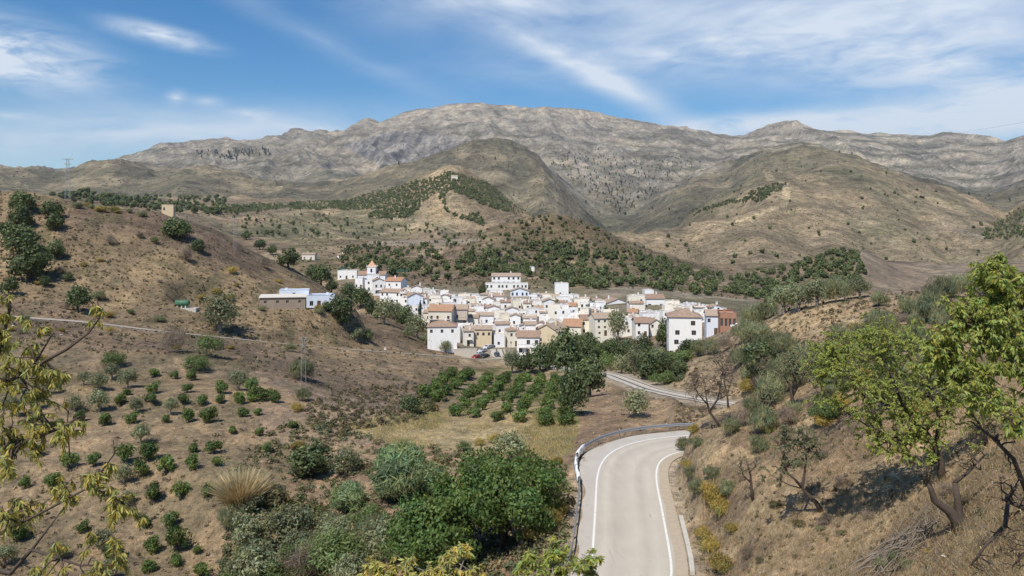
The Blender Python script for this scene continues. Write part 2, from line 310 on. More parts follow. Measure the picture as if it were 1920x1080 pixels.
# gullies running down the hills and the mountain
wx = TX + 60 * (fbm(TX / 300, TY / 300, 11, 3) - .5); wy = TY
mid = sstep(TY, 850, 1200) * (1 - sstep(TY, 2100, 2600))
dz += mid * 62 * (ridged(wx / 330, wy / 1300, 12, 3) - .66) + mid * 14 * (ridged(wx / 90, wy / 320, 19, 3) - .6)
far = sstep(TY, 2400, 3200)
wx2 = TX + 300 * (fbm(TX / 1100, TY / 1100, 13, 3) - .5); wy2 = TY + 300 * (fbm(TX / 900, TY / 900, 14, 3) - .5)
crest = 1 - .8 * np.exp(-((TY - FY[-2]) / 420.0) ** 2)
hi_ = .6 + .4 * sstep(TY, 3700, 4600)
dz += far * crest * hi_ * (170 * (ridged(wx2 / 900, wy2 / 2600, 15, 3) - .62) + 120 * (ridged(wx2 / 430 + wy2 / 1500, wy2 / 1000, 16, 4) - .6) + 26 * (fbm(TX / 70, TY / 140, 17, 3) - .5) + 62 * (ridged(wx2 / 170, wy2 / 560, 20, 3) - .6))
dz += far * (1 - crest) * 22 * (fbm(TX / 60, TY / 300, 18, 4) - .5)
# named gullies: V-shaped cuts along lines (bearing, distance), width, depth
def carve(line, wid, dep):
    p = np.array([((a - PX0) / F * b, b) for a, b in line], float); d2 = np.full(TX.shape, 1e12); tt = np.zeros(TX.shape); L_ = len(p) - 1
    for i in range(L_):
        a, b = p[i], p[i + 1]; ab = b - a; t = np.clip(((TX - a[0]) * ab[0] + (TY - a[1]) * ab[1]) / (ab @ ab), 0, 1)
        d = (TX - a[0] - t * ab[0]) ** 2 + (TY - a[1] - t * ab[1]) ** 2; m = d < d2; d2[m] = d[m]; tt[m] = ((i + t) / L_)[m]
    d = np.sqrt(d2) / wid; return -dep * np.clip(1 - d, 0, 1) * (1 - .75 * tt)
cut = np.zeros_like(TZ)
for ln, wd_, dp in (([(1150,1600),(1150,2600),(1165,3300),(1190,4200),(1235,5200),(1190,6300)], 330, 120), ([(1160,3100),(1105,3700),(1050,4500),(1010,5600)], 300, 110), ([(1175,3500),(1280,4200),(1330,5200),(1380,6200)], 300, 100), ([(1190,4200),(1110,5000),(1100,6000)], 220, 80),
        ([(760,3600),(700,4300),(640,5400)], 330, 110), ([(880,4200),(850,5000),(880,6000)], 240, 90), ([(790,3700),(800,4600),(770,5600)], 220, 80), ([(1560,3650),(1520,4400),(1480,5600)], 320, 100), ([(1700,3600),(1660,4600),(1640,5800)], 300, 90), ([(1850,3300),(1800,4300),(1760,5800)], 320, 110), ([(520,3600),(500,4500),(470,5600)], 300, 90), ([(330,3700),(360,4800),(380,6000)], 300, 90), ([(200,2300),(260,2900),(330,3500)], 260, 70), ([(860,2300),(880,2800),(900,3300)], 190, 70), ([(960,2300),(985,2800),(975,3350)], 190, 80), ([(1040,2300),(1040,2800),(1020,3200)], 170, 60), ([(1300,2350),(1340,2800),(1380,3300)], 190, 70), ([(1440,2450),(1450,2900),(1440,3300)], 190, 60), ([(80,2400),(100,3000),(120,3500)], 240, 60), ([(420,2400),(440,3000),(450,3450)], 240, 60), ([(560,2300),(620,2900),(660,3500)], 260, 50)):
    cut = np.minimum(cut, carve(ln, wd_, dp))
for ln, wd_, dp in (([(1560,950),(1500,1250),(1470,1600)], 110, 34), ([(1700,950),(1620,1300),(1560,1700)], 120, 38), ([(1840,1000),(1760,1350),(1690,1750)], 120, 36), ([(1300,950),(1310,1250),(1330,1550)], 110, 30), ([(560,900),(600,1150),(700,1450)], 100, 26), ([(930,1050),(900,1300),(905,1550)], 100, 30), ([(760,950),(740,1200),(770,1500)], 90, 22)):
    cut = np.minimum(cut, carve(ln, wd_, dp))
dz += cut
# bare gullied bank on the left hill and small spurs
hillside = sstep(TY, 150, 200) * (1 - sstep(TY, 300, 330)) * (PXG < 720)
dz += hillside * 1.7 * (ridged(TX / 16, TY / 60, 21, 4) - .6)
vill = sstep(TY, 262, 285) * (1 - sstep(TY, 470, 520)) * sstep(PXG, 640, 700) * (1 - sstep(PXG, 1360, 1420))
dz *= 1 - .8 * vill
TZ = TZ + dz
# terraces cut into the slopes behind the village
tm = sstep(TY, 480, 530) * (1 - sstep(TY, 760, 800)) * sstep(PXG, 560, 640) * (1 - sstep(PXG, 1380, 1450))
stp = 4.2; q = (TZ + 2.2 * fbm(TX / 60, TY / 60, 31, 2)) / stp; fr = q - np.floor(q)
TZ = TZ + tm * .85 * stp * (sstep(fr, .62, 1.0) - fr)
tm2 = sstep(TY, 80, 90) * (1 - sstep(TY, 140, 160)) * (1 - sstep(PXG, 480, 560)) * sstep(PXG, -50, 20)
stp = 1.1; q = (TZ + .5 * fbm(TX / 20, TY / 20, 32, 2)) / stp; fr = q - np.floor(q)
TZ = TZ + tm2 * .6 * stp * (sstep(fr, .7, 1.0) - fr)

# roads are benched into the land
def smooth_path(pts, step=0.8):
    p = np.array(pts, float); d = np.concatenate([[0], np.cumsum(np.hypot(*np.diff(p[:, :2], axis=0).T))])
    # centripetal-ish: monotone cubic on each coordinate over chord length, then smoothed
    q = np.arange(0, d[-1], step); out = np.stack([np.interp(q, d, p[:, i]) for i in range(p.shape[1])], 1)
    ker = int(max(3, 5 / step)) | 1
    for _ in range(3):
        pad = np.pad(out, ((ker // 2, ker // 2), (0, 0)), mode='edge')
        out = np.stack([np.convolve(pad[:, i], np.ones(ker) / ker, 'valid') for i in range(out.shape[1])], 1)
    return out
MAIN = smooth_path([(-60,22,0),(-30,26,0),(-8,32,0),(3.5,41,0),(8.2,52.3,0),(9.8,64.5,0),(11.1,75.0,0),(12.6,81,0),(15.6,85,0),(20,87.2,-.1),(27,89.5,-.4),(36,95,-1),(42,104,-2),(43,114,-3),(39,125,-4.2),(34.5,134,-5.4),(31,144,-6.4),(28.5,158,-8),(27,172,-9.2),(25,192,-11),(18.5,216,-14),(10.5,240,-17),(2,258,-18.6),(-4,275,-19.2),(-5,290,-18.6)], .7)
SIDE = smooth_path([(-220,172,8.5),(-170,174,6.8),(-117,176,5.2),(-100,180,3.4),(-86,186,.6),(-66.6,201,-3.9),(-49,221,-8.9),(-24,246,-14.6),(-10,258,-17.8),(-2,268,-19)], 1.0)
def bench(path, hw, blend, drop=.12, zlift=0, blend_r=None, y_r=(0, 0)):
    global TZ; tg = np.gradient(path[:, :2], axis=0); tg /= np.linalg.norm(tg, axis=1)[:, None]
    lo = path.min(0) - hw - blend; hi = path.max(0) + hw + blend
    sel = np.where((TX > lo[0]) & (TX < hi[0]) & (TY > lo[1]) & (TY < hi[1]))
    x = TX[sel]; y = TY[sel]; best = np.full(x.shape, 1e9); bz = np.zeros_like(x); sgn = np.zeros_like(x)
    for p, t_ in zip(path, tg):
        d = (x - p[0]) ** 2 + (y - p[1]) ** 2; m = d < best; best[m] = d[m]; bz[m] = p[2]; sgn[m] = ((x - p[0]) * t_[1] - (y - p[1]) * t_[0])[m]
    d = np.sqrt(best); bl_ = np.full(x.shape, float(blend))
    if blend_r: bl_[(sgn > 0) & (y > y_r[0]) & (y < y_r[1])] = blend_r
    wgt = 1 - sstep(d, hw, hw + bl_)
    TZ[sel] = TZ[sel] * (1 - wgt) + (bz - drop + zlift) * wgt
    full = np.full(TX.shape, 1e3); full[sel] = d; return full
FARM = smooth_path([(-88,222,2.9),(-78,226,2.5),(-66,233,1.8),(-57,246,.6)], 1.0)
bench(FARM, 7.0, 7, 0)
D_MAIN = bench(MAIN, 4.5, 5.0, blend_r=1.8, y_r=(62, 100)); D_SIDE = bench(SIDE, 2.6, 3.5)
PYG = HZ - (TZ - ZC) / TY * F       # photo row of every vertex

def ground(x, y):
    """height of the land"""
    px = PX0 + F * x / y; c = np.interp(px, cols, np.arange(NC)); i = int(min(max(math.floor(c), 0), NC - 2)); t = c - i
    return float(np.interp(y, TY[:, i], TZ[:, i]) * (1 - t) + np.interp(y, TY[:, i + 1], TZ[:, i + 1]) * t)
def pick(px, py, ymin=3.0, ymax=9000):
    """first land seen along the bearing px at row py, beyond ymin -> x, y, z"""
    c = np.interp(px, cols, np.arange(NC)); i = int(round(c)); Yc = TY[:, i]; P = PYG[:, i]
    ok = np.where((Yc >= ymin) & (P <= py))[0]
    if len(ok) == 0: Yv = ymax
    else:
        r = ok[0]
        if r > 0 and Yc[r - 1] >= ymin and P[r - 1] > py:
            t = (P[r - 1] - py) / max(P[r - 1] - P[r], 1e-6); Yv = Yc[r - 1] + t * (Yc[r] - Yc[r - 1])
        else: Yv = Yc[r]
    Yv = min(Yv, ymax); x = (px - PX0) / F * Yv
    return x, Yv, ground(x, Yv)

# ---- what the land is made of (albedo of soil, dry grass, rock, scrub)
def C(*v): return np.array(v, float)
n_a = np.where(TY < 1000, fbm(TX / 22, TY / 34, 41, 4), np.where(TY < 2400, fbm(TX / 70, TY / 150, 41, 4), fbm(TX / 190, TY / 480, 41, 5)))       # broad mottling at a size that suits the distance
n_b = fbm(TX / 7, TY / 9, 42, 4); n_c = fbm(TX / 40, TY / 55, 43, 4); n_d = fbm(TX / 160, TY / 260, 44, 5); n_e = fbm(TX / 420, TY / 700, 45, 5)
def lerp(a, b, t): return a + (b - a) * t[..., None]
def inpoly(poly, soft=1.0):
    x, y = PXG + soft * 26 * (n_b - .5) * (TY < 300) + soft * 22 * (n_c - .5) * (TY > 200), PYG + soft * 10 * (n_c - .5); ins = np.zeros(TX.shape, bool); n = len(poly)
    for i in range(n):
        x0, y0 = poly[i]; x1, y1 = poly[(i + 1) % n]
        if y0 == y1: continue
        c = ((y0 > y) != (y1 > y)) & (x < (x1 - x0) * (y - y0) / (y1 - y0) + x0); ins ^= c
    return ins
alb = np.empty(TX.shape + (3,)); alb[:] = C(.30, .215, .135)
alb = lerp(alb, C(.215, .15, .10), sstep(n_b, .45, .7)); alb = lerp(alb, C(.38, .285, .165), sstep(n_c, .5, .72) * .7)
# right-hand bank: straw and litter
rb = (PXG > 1270) & (TY < 130)
alb = np.where(rb[..., None], lerp(lerp(np.broadcast_to(C(.325, .235, .145), alb.shape), C(.21, .15, .10), sstep(n_b, .42, .62)), C(.42, .32, .19), sstep(fbm(TX / 2.5, TY / 3, 46, 3), .5, .75) * .6), alb)
# orchard soil
orch = (TY > 60) & (TY < 150) & (PXG < 540)
alb = np.where(orch[..., None], lerp(np.broadcast_to(C(.26, .19, .118), alb.shape), C(.185, .145, .09), sstep(n_b, .4, .65)), alb)
# left hill: purple-brown scrub with straw
lh = (TY > 150) & (TY < 345) & (PXG < 720)
alb = np.where(lh[..., None], lerp(lerp(np.broadcast_to(C(.235, .165, .115), alb.shape), C(.34, .245, .14), sstep(n_c, .48, .66)), C(.17, .145, .08), sstep(n_b, .58, .75) * .8), alb)
slope2 = (TY > 105) & (TY < 262) & (PXG > 480) & (PXG < 860) & (PYG > 650)
alb = np.where(slope2[..., None], lerp(np.broadcast_to(C(.245, .18, .125), alb.shape), C(.37, .265, .155), sstep(n_c + .3 * n_b, .58, .82)), alb)
fld = inpoly([(640,800),(700,782),(800,772),(1000,780),(1090,800),(1078,850),(1040,890),(900,850),(720,830)]) & (TY > 85) & (TY < 150)
alb = np.where(fld[..., None], lerp(lerp(np.broadcast_to(C(.315, .25, .14), alb.shape), C(.20, .175, .095), sstep(n_b, .35, .6)), C(.30, .215, .14), sstep(n_c, .5, .62)), alb)
och = inpoly([(800,780),(830,700),(930,690),(1110,700),(1090,795),(960,800)]) & (TY > 110) & (TY < 250)
alb = np.where(och[..., None], lerp(np.broadcast_to(C(.30, .23, .13), alb.shape), C(.16, .15, .06), sstep(n_b, .45, .6)), alb)
# knoll on the right behind the almond trees
kn = (PXG > 1380) & (TY > 95) & (TY < 260)
alb = np.where(kn[..., None], lerp(np.broadcast_to(C(.27, .20, .135), alb.shape), C(.38, .28, .16), sstep(n_c, .45, .7)), alb)
# village ground and terraces
vt = (TY > 268) & (TY < 480) & (PXG > 640) & (PXG < 1420) & (TY > 268 + (900 - PXG).clip(0, 400) * .62) & (TY > 268 + (PXG - 960).clip(0, 100) * .3)
alb = np.where(vt[..., None], lerp(np.broadcast_to(C(.27, .225, .165), alb.shape), C(.19, .165, .10), sstep(n_c, .42, .6)), alb)
te = (TY >= 450) & (TY < 900)
riser = np.gradient(TZ, axis=0) / np.maximum(np.gradient(TY, axis=0), 1e-3)
tcol = lerp(lerp(np.broadcast_to(C(.205, .15, .10), alb.shape), C(.32, .25, .16), sstep(n_c, .5, .7)), C(.13, .12, .055), sstep(n_a, .5, .68) * .7)
alb = np.where(te[..., None], tcol, alb)
dark = te & inpoly([(850,482),(870,450),(960,410),(1030,396),(1090,408),(1210,460),(1340,505),(1240,510),(1100,492),(980,482)])
alb = np.where(dark[..., None], lerp(np.broadcast_to(C(.15, .115, .07), alb.shape), C(.21, .165, .10), sstep(n_a, .42, .62)), alb)
# middle hills
hl = (TY >= 860) & (TY < 2450) & ~((TY < 900) & te & (PXG > 800) & (PXG < 1400) & (PYG > 395))
hcol = lerp(lerp(np.broadcast_to(C(.245, .185, .12), alb.shape), C(.20, .175, .105), sstep(n_d, .42, .62)), C(.34, .265, .165), sstep(n_a, .55, .75) * .8)
alb = np.where(hl[..., None], hcol, alb)
rh = hl & (PXG > 1130)
alb = np.where(rh[..., None], lerp(lerp(np.broadcast_to(C(.25, .197, .125), alb.shape), C(.185, .165, .105), sstep(n_d + (TZ - 60) / 500, .48, .75)), C(.36, .28, .18), sstep(n_a, .58, .78) * .7), alb)
lowr = (TY > 520) & (TY < 950) & (PXG > 1600)
alb = np.where(lowr[..., None], lerp(np.broadcast_to(C(.225, .175, .125), alb.shape), C(.30, .24, .17), sstep(n_c, .5, .7)), alb)
# mountain: pale limestone, grey-green scrub, straw slopes
mt = TY >= 2350
hgt = (TZ - 150) / 900
conc = np.zeros_like(TZ); conc[1:-1] = 0
dzx = np.gradient(TZ, axis=1) / np.maximum(np.abs(np.gradient(TX, axis=1)), 1e-3); dzy = np.gradient(TZ, axis=0) / np.maximum(np.gradient(TY, axis=0), 1e-3)
steep = np.sqrt(dzx ** 2 + dzy ** 2)
strata = np.sin((TZ + 130 * n_e + .05 * TX) / 17.0 + 3 * n_d)
mcol = lerp(lerp(np.broadcast_to(C(.25, .222, .175), alb.shape), C(.18, .175, .135), sstep(n_e + .2 * (n_d - .5), .42, .60)), C(.36, .32, .26), sstep(n_a + .12 * strata, .55, .72) * .8)
rock = sstep(steep + .5 * (n_d - .5) + .35 * (hgt - .5), .42, .75)
mcol = lerp(mcol, C(.36, .33, .285), rock * .85)
fr_ = (1 - sstep(TY, 3450, 3700))
mcol = lerp(mcol, lerp(np.broadcast_to(C(.165, .15, .10), alb.shape), C(.27, .225, .15), sstep(n_a + .1 * strata, .5, .7)), fr_ * .85)
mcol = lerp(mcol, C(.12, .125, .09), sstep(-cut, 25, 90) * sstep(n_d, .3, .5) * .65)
mcol = lerp(mcol, C(.43, .38, .32), sstep(hgt + .35 * (n_e - .5), .66, .98) * .7)
band = sstep(strata, .35, .9) * (.35 + .65 * sstep(PXG, 1150, 1450)) * (TY > 3300)
mcol = lerp(mcol, C(.47, .42, .34), band * .45)
mcol = lerp(mcol, C(.13, .13, .10), sstep(-strata, .55, .95) * (.25 + .4 * sstep(PXG, 1150, 1450)) * (TY > 3300))
cl = inpoly([(640,270),(720,248),(800,245),(880,262),(850,290),(780,310),(730,312),(690,300)]) & (TY > 3600)
mcol = np.where(cl[..., None], lerp(np.broadcast_to(C(.30, .285, .27), alb.shape), C(.17, .165, .165), sstep(fbm(TX / 50, TZ / 130, 51, 4), .45, .65)), mcol)
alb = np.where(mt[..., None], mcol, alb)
# bare strips and tracks on the hills
for poly, cc_ in (([(815,408),(800,400),(812,380),(822,360),(832,358),(832,400),(826,412)], C(.44, .33, .19)),
                  ([(1463,380),(1470,345),(1478,344),(1482,372),(1475,384),(1440,398),(1380,418),(1380,414),(1436,392)], C(.42, .33, .20)),
                  ([(1432,322),(1446,320),(1452,336),(1438,342)], C(.42, .33, .21)),
                  ([(640,404),(700,402),(790,412),(800,420),(760,432),(700,446),(690,444),(752,426),(780,417),(700,408),(640,408)], C(.40, .32, .21)),
                  ([(690,452),(900,448),(900,456),(800,460),(690,460)], C(.38, .31, .23)),
                  ([(1840,448),(1780,430),(1790,428),(1850,442)], C(.42, .35, .25))):
    m = inpoly(poly, .15) & (TY > 700); alb = np.where(m[..., None], lerp(np.broadcast_to(cc_, alb.shape), cc_ * .75, sstep(n_d, .4, .6)), alb)
# worn foot tracks and pale shoulders by the roads
sh = (1 - sstep(D_MAIN, 4.3, 6.2)) ; alb = lerp(alb, C(.40, .33, .24), sh * .75)
sh = (1 - sstep(D_SIDE, 1.9, 3.0)) ; alb = lerp(alb, C(.42, .36, .28), sh * .7)

alb = np.where(mt[..., None], alb * C(1.03, 1.0, .94), alb)
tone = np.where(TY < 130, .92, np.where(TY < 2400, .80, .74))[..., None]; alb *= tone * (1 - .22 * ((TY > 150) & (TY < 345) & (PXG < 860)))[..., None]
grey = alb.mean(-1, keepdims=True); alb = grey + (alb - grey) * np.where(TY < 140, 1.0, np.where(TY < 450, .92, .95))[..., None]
# ---- build the sheets
GM = [mat_ground('ground_near', .35, 1.6, 9.0, .9, .12, (.20, .16, .09), 1.1, .42),
      mat_ground('ground_valley', .05, .3, 1.6, .8, .5, (.115, .11, .055), .34, .40),
      mat_ground('ground_hills', .010, .05, .22, .8, 2.5, (.10, .10, .05), .055, .46),
      mat_ground('ground_mountain', .0030, .014, .06, 1.0, 18, (.085, .095, .065), .022, .42, .3)]
f_of = [0] * 6 + [1] * 8 + [2] * 4 + [3] * 10
names = ['hillside', 'valley_floor', 'foothills', 'mountain_range']
lbl = ['dry straw and soil hillside with the orchard and road bank', 'brown valley slopes around and behind the white village',
       'rounded dry brown foothills between village and mountain', 'pale grey limestone mountain range on the skyline']
segr = [[r for r in range(NR - 1) if f_of[SPAN[r]] == s] for s in range(4)]
for s in range(4):
    r0, r1 = segr[s][0], segr[s][-1] + 1
    sub = slice(r0, r1 + 1); V = np.stack([TX[sub], TY[sub], TZ[sub]], -1).reshape(-1, 3)
    nr = r1 - r0 + 1; idx = np.arange(nr * NC).reshape(nr, NC)
    q = np.stack([idx[:-1, :-1], idx[:-1, 1:], idx[1:, 1:], idx[1:, :-1]], -1).reshape(-1, 4)
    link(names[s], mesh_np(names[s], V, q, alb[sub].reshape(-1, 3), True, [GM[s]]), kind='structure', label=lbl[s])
# ------------------------------------------------------------------ roads, rail, kerb
def frame(path):
    d = np.gradient(path[:, :2], axis=0); d /= np.linalg.norm(d, axis=1)[:, None]
    return d, np.stack([d[:, 1], -d[:, 0]], 1)           # tangent, right-hand normal
def ribbon(name, path, offs, zoff, mat, tint=None, crown=0.0):
    """offs: list of lateral offsets (numbers or arrays along the path), left negative"""
    d, nr = frame(path); n = len(path); k = len(offs); V = np.zeros((n, k, 3)); c = np.ones((n, k, 3))
    for j, o in enumerate(offs):
        o = np.broadcast_to(o, n); V[:, j, :2] = path[:, :2] + nr * o[:, None]; V[:, j, 2] = path[:, 2] + zoff - crown * o * o
        if tint is not None: c[:, j] = tint[j]
    idx = np.arange(n * k).reshape(n, k)
    q = np.stack([idx[:-1, :-1], idx[:-1, 1:], idx[1:, 1:], idx[1:, :-1]], -1).reshape(-1, 4)
    return mesh_np(name, V.reshape(-1, 3), q, c.reshape(-1, 3), True, [mat])
def mat_road(name, colr):
    m, g, b, o = mat_new(name); at = g.n('ShaderNodeAttribute', attribute_name='Col'); geo = g.n('ShaderNodeNewGeometry'); P = geo.outputs['Position']
    st = g.n('ShaderNodeMapping'); st.inputs['Scale'].default_value = (1, .16, 1); g.link(P, st.inputs[0])
    n1 = g.noise(st.outputs[0], .9, 3, .6); n2 = g.noise(P, 28, 3, .7); n3 = g.noise(P, .35, 3, .6)
    k = g.m('ADD', .69, g.m('ADD', g.m('MULTIPLY', n1, .24), g.m('ADD', g.m('MULTIPLY', n2, .18), g.m('MULTIPLY', n3, .2))))
    vo = g.n('ShaderNodeTexVoronoi', feature='DISTANCE_TO_EDGE'); vo.inputs['Scale'].default_value = .33; g.link(st.outputs[0], vo.inputs['Vector'])
    c = g.mix(1.0, at.outputs['Color'], (*colr, 1), 'MULTIPLY')
    sc = g.n('ShaderNodeVectorMath', operation='SCALE'); g.link(c, sc.inputs[0]); g.link(k, sc.inputs['Scale'])
    crack = g.m('MULTIPLY', g.m('SUBTRACT', 1.0, g.ramp(vo.outputs[0], .0, .012)), g.ramp(n3, .55, .68))
    c = g.mix(g.m('MULTIPLY', crack, .5), sc.outputs[0], (.14, .13, .12))
    g.link(c, b.inputs['Base Color']); b.inputs['Roughness'].default_value = .9; b.inputs['Specular IOR Level'].default_value = .15
    return m
M_road = mat_road('asphalt', (.47, .415, .34))
M_line, g, b_l, o_l = mat_new('road_paint'); geo_ = g.n('ShaderNodeNewGeometry')
g.link(g.mix(g.ramp(g.noise(geo_.outputs['Position'], 3.5, 5, .75), .52, .72), (.72, .70, .64), (.42, .38, .32)), b_l.inputs['Base Color']); b_l.inputs['Roughness'].default_value = .8
M_conc = mat_plain('concrete', (.50, .46, .39), .9, .2, 1.5, bump=.3)
M_steel = mat_plain('galvanised_steel', (.42, .43, .44), .45, .15, 4, metal=.6, spec=.5)
M_white = mat_plain('white_plastic', (.78, .77, .74), .6, .06, 3)
sM = np.concatenate([[0], np.cumsum(np.hypot(*np.diff(MAIN[:, :2], axis=0).T))])
yM = MAIN[:, 1]; bend = sstep(yM, 68, 80) * (1 - sstep(MAIN[:, 0], 22, 34)); nearp = sstep(yM, 40, 50)
wob = .12 * np.sin(sM * .9) + .1 * np.sin(sM * .37 + 1)
thin = sstep(yM, 98, 125) * .9; left = -(3.0 + .9 * nearp * (1 - sstep(yM, 92, 110)) + 1.2 * bend + wob - thin); right = 3.05 + .08 * np.sin(sM * .7) - thin
t0 = [.98, .93, .97, 1.07, .93, .98, 1.06, .94, 1.06, 1.0, .95]
tint = [(t * 1.0, t, t) for t in t0]; tint[0] = (.98, 1.0, 1.06); tint[1] = (.97, 1.0, 1.06)
road = link('road', ribbon('road', MAIN, [left, -2.95 + thin, -2.4 + thin, -1.9 + thin * .8, -1.2, -.4, .5, 1.2, 1.9 - thin * .8, 2.6 - thin, right], .0, M_road, tint, .0025), kind='structure', label='pale worn asphalt road curving down towards the village')
for nm, o in (('left', -2.8), ('right', 2.8)):
    link('edge_line', ribbon('edge_line', MAIN, [o * (1 - thin / 2.8) - .085, o * (1 - thin / 2.8) + .085], .006 - .0025 * 8, M_line), road, label='white painted edge line of the road')
sh_r = ribbon('verge', MAIN[(yM > 38) & (np.arange(len(MAIN)) < np.argmax(MAIN[:, 0] > 20))], [2.95, 3.4, 3.95], -.03, mat_plain('sand_verge', (.42, .345, .25), .95, .25, 2.2, bump=.4))
link('verge', sh_r, kind='structure', label='sandy verge between the right edge line and the kerb')
side = link('lane', ribbon('lane', SIDE, [-1.45, -.6, .6, 1.45], .0, mat_road('lane_concrete', (.38, .33, .26)), [(1.1,)*3, (.95,)*3, (.95,)*3, (1.1,)*3]), kind='structure', label='pale narrow lane crossing the left hillside towards the village')
# concrete drain kerb at the foot of the bank, cast in lengths
kb = link('kerb', None, None, (13.0, 55, 0), kind='structure', label='concrete drain kerb at the foot of the right bank')
selk = [i for i in range(len(MAIN)) if 40 < MAIN[i, 1] < 64 and MAIN[i, 0] > -5]
dM, nM = frame(MAIN)
for j in range(0, len(selk) - 3, 3):
    a, b_ = selk[j], selk[j + 3]
    if random.random() < .12: continue
    mb = MB(); P0 = MAIN[a, :2] + nM[a] * 4.05; P1 = MAIN[b_, :2] + nM[b_] * 4.05; u = (P1 - P0) * .985; nn = nM[a]
    zt = .16 + random.uniform(-.02, .03); w_ = .34
    c4 = [P0, P0 + nn * w_, P0 + u + nn * w_, P0 + u]
    mb.add([(*c, -.3) for c in c4] + [(*c, zt) for c in c4], [(0, 1, 2, 3), (7, 6, 5, 4), (0, 4, 5, 1), (1, 5, 6, 2), (2, 6, 7, 3), (3, 7, 4, 0)])
    o = link('kerb_stone', mb.mesh('kerb_stone', M_conc), kb); o.matrix_parent_inverse = Matrix.Translation((-13.0, -55, 0))
# guard rail round the outside of the bend
selr = [i for i in range(len(MAIN)) if MAIN[i, 1] > 44 and MAIN[i, 0] < 27 and MAIN[i, 1] < 92 and MAIN[i, 0] > -2]
rail = link('guard_rail', None, None, tuple(MAIN[selr[0]]), label='grey steel guard rail along the outside of the road bend', category='guard rail')
inv = Matrix.Translation(-rail.location)
rp = np.array([[*(MAIN[i, :2] + nM[i] * (-(3.0 + .9 * nearp[i] + 1.2 * bend[i]) - .35)), MAIN[i, 2]] for i in selr])
_, rn = frame(rp)
prof = [(0, .43), (.05, .47), (.05, .52), (0, .57), (0, .62), (.05, .67), (.05, .72), (0, .77), (-.02, .77), (-.02, .43)]
V = np.zeros((len(rp), len(prof), 3))
for j, (o_, h_) in enumerate(prof): V[:, j, :2] = rp[:, :2] + rn * o_; V[:, j, 2] = rp[:, 2] + h_
k_ = len(prof); idx = np.arange(len(rp) * k_).reshape(-1, k_); nx = np.roll(idx, -1, axis=1)
q = np.stack([idx[:-1], idx[1:], nx[1:], nx[:-1]], -1).reshape(-1, 4)
o = link('beam', mesh_np('beam', V.reshape(-1, 3), q, None, False, [M_steel]), rail); o.matrix_parent_inverse = inv
pm = MB().box(-.05, .05, -.12, -.02, -.4, .74).box(-.05, .05, -.02, 0, .52, .68).mesh('post', M_steel)
for i in range(1, len(rp), 4):
    t = math.atan2(rn[i, 0], rn[i, 1]); o = link('post', pm, rail, tuple(rp[i]), (0, 0, -t)); o.matrix_parent_inverse = inv
# white plastic wrapped over the rail at the bend
for wi, (i0, i1) in enumerate(((int(len(rp) * .50), int(len(rp) * .56)), (int(len(rp) * .565), int(len(rp) * .61)), (int(len(rp) * .63), int(len(rp) * .675)))):
    pr = [(-.16, .25), (-.13, .55), (-.10, .84), (-.02, .93), (.10, .88), (.14, .62), (.17, .40)]
    n = i1 - i0 + 1; W = np.zeros((n, 7, 3))
    for j, (o_, h_) in enumerate(pr):
        jt = .035 * rng.standard_normal(n); W[:, j, :2] = rp[i0:i1 + 1, :2] + rn[i0:i1 + 1] * (o_ + jt)[:, None]; W[:, j, 2] = rp[i0:i1 + 1, 2] + h_ + .05 * rng.standard_normal(n)
    idx = np.arange(n * 7).reshape(n, 7); q = np.stack([idx[:-1, :-1], idx[:-1, 1:], idx[1:, 1:], idx[1:, :-1]], -1).reshape(-1, 4)
    o = link('plastic_cover', mesh_np('plastic_cover', W.reshape(-1, 3), q, None, True, [M_white]),
             label=['white plastic cover over the guard rail, nearest of three', 'white plastic cover over the guard rail, middle of three', 'white plastic cover over the guard rail, farthest of three'][wi], category='cover', group='white covers on the guard rail')
    so = o.modifiers.new('thick', 'SOLIDIFY'); so.thickness = .02

# ------------------------------------------------------------------ plants
def unit(v): return v / np.maximum(np.linalg.norm(v, axis=-1, keepdims=True), 1e-9)
def leaf_quads(P, T, B, L, W):
    n = len(P); L = np.broadcast_to(L, n)[:, None]; W = np.broadcast_to(W, n)[:, None]
    V = np.stack([P - T * L * .5, P + B * W * .5 - T * L * .08, P + T * L * .5, P - B * W * .5 - T * L * .08], 1).reshape(-1, 3)
    return V, np.arange(n * 4).reshape(n, 4)
def crown(n_cl, n_lf, rad, leaf, seed, shell=.55, cl=.36, lo=-.55, var=.22, hue=.10, flatten=0.0, droop=0.0, cz=1.0):
    r = np.random.default_rng(seed); rad = np.array(rad, float)
    c = unit(r.standard_normal((n_cl * 3, 3))); c = c[c[:, 2] > lo][:n_cl]; n_cl = len(c)
    rr = r.uniform(shell, 1.0, (n_cl, 1)); cs = r.uniform(.65, 1.25, n_cl) * cl
    cen = c * rr * (1 - cl * .7)
    ci = r.integers(0, n_cl, n_lf); d = unit(r.standard_normal((n_lf, 3)))
    p = cen[ci] + d * (cs[ci] * r.uniform(.25, 1, n_lf) ** .4)[:, None]
    p[:, 2] *= cz
    nrm = unit(d * .8 + c[ci] * .5 + r.standard_normal((n_lf, 3)) * .55 + np.array([0, 0, flatten]))
    t = unit(np.cross(nrm, r.standard_normal((n_lf, 3))) + np.array([0, 0, -droop])); b = unit(np.cross(nrm, t))
    s = r.uniform(.7, 1.3, n_lf)
    V, Q = leaf_quads(p * rad, t, b, leaf[0] * s, leaf[1] * s)
    k = (1 + var * r.standard_normal(n_lf) + .5 * var * r.standard_normal(n_cl)[ci]).clip(.45, 1.8)
    h = hue * (r.standard_normal(n_lf) * .6 + r.standard_normal(n_cl)[ci] * .8)
    col = np.stack([k * (1 + h), k, k * (1 - h * .8)], 1)
    return V, Q, np.repeat(col, 4, 0)
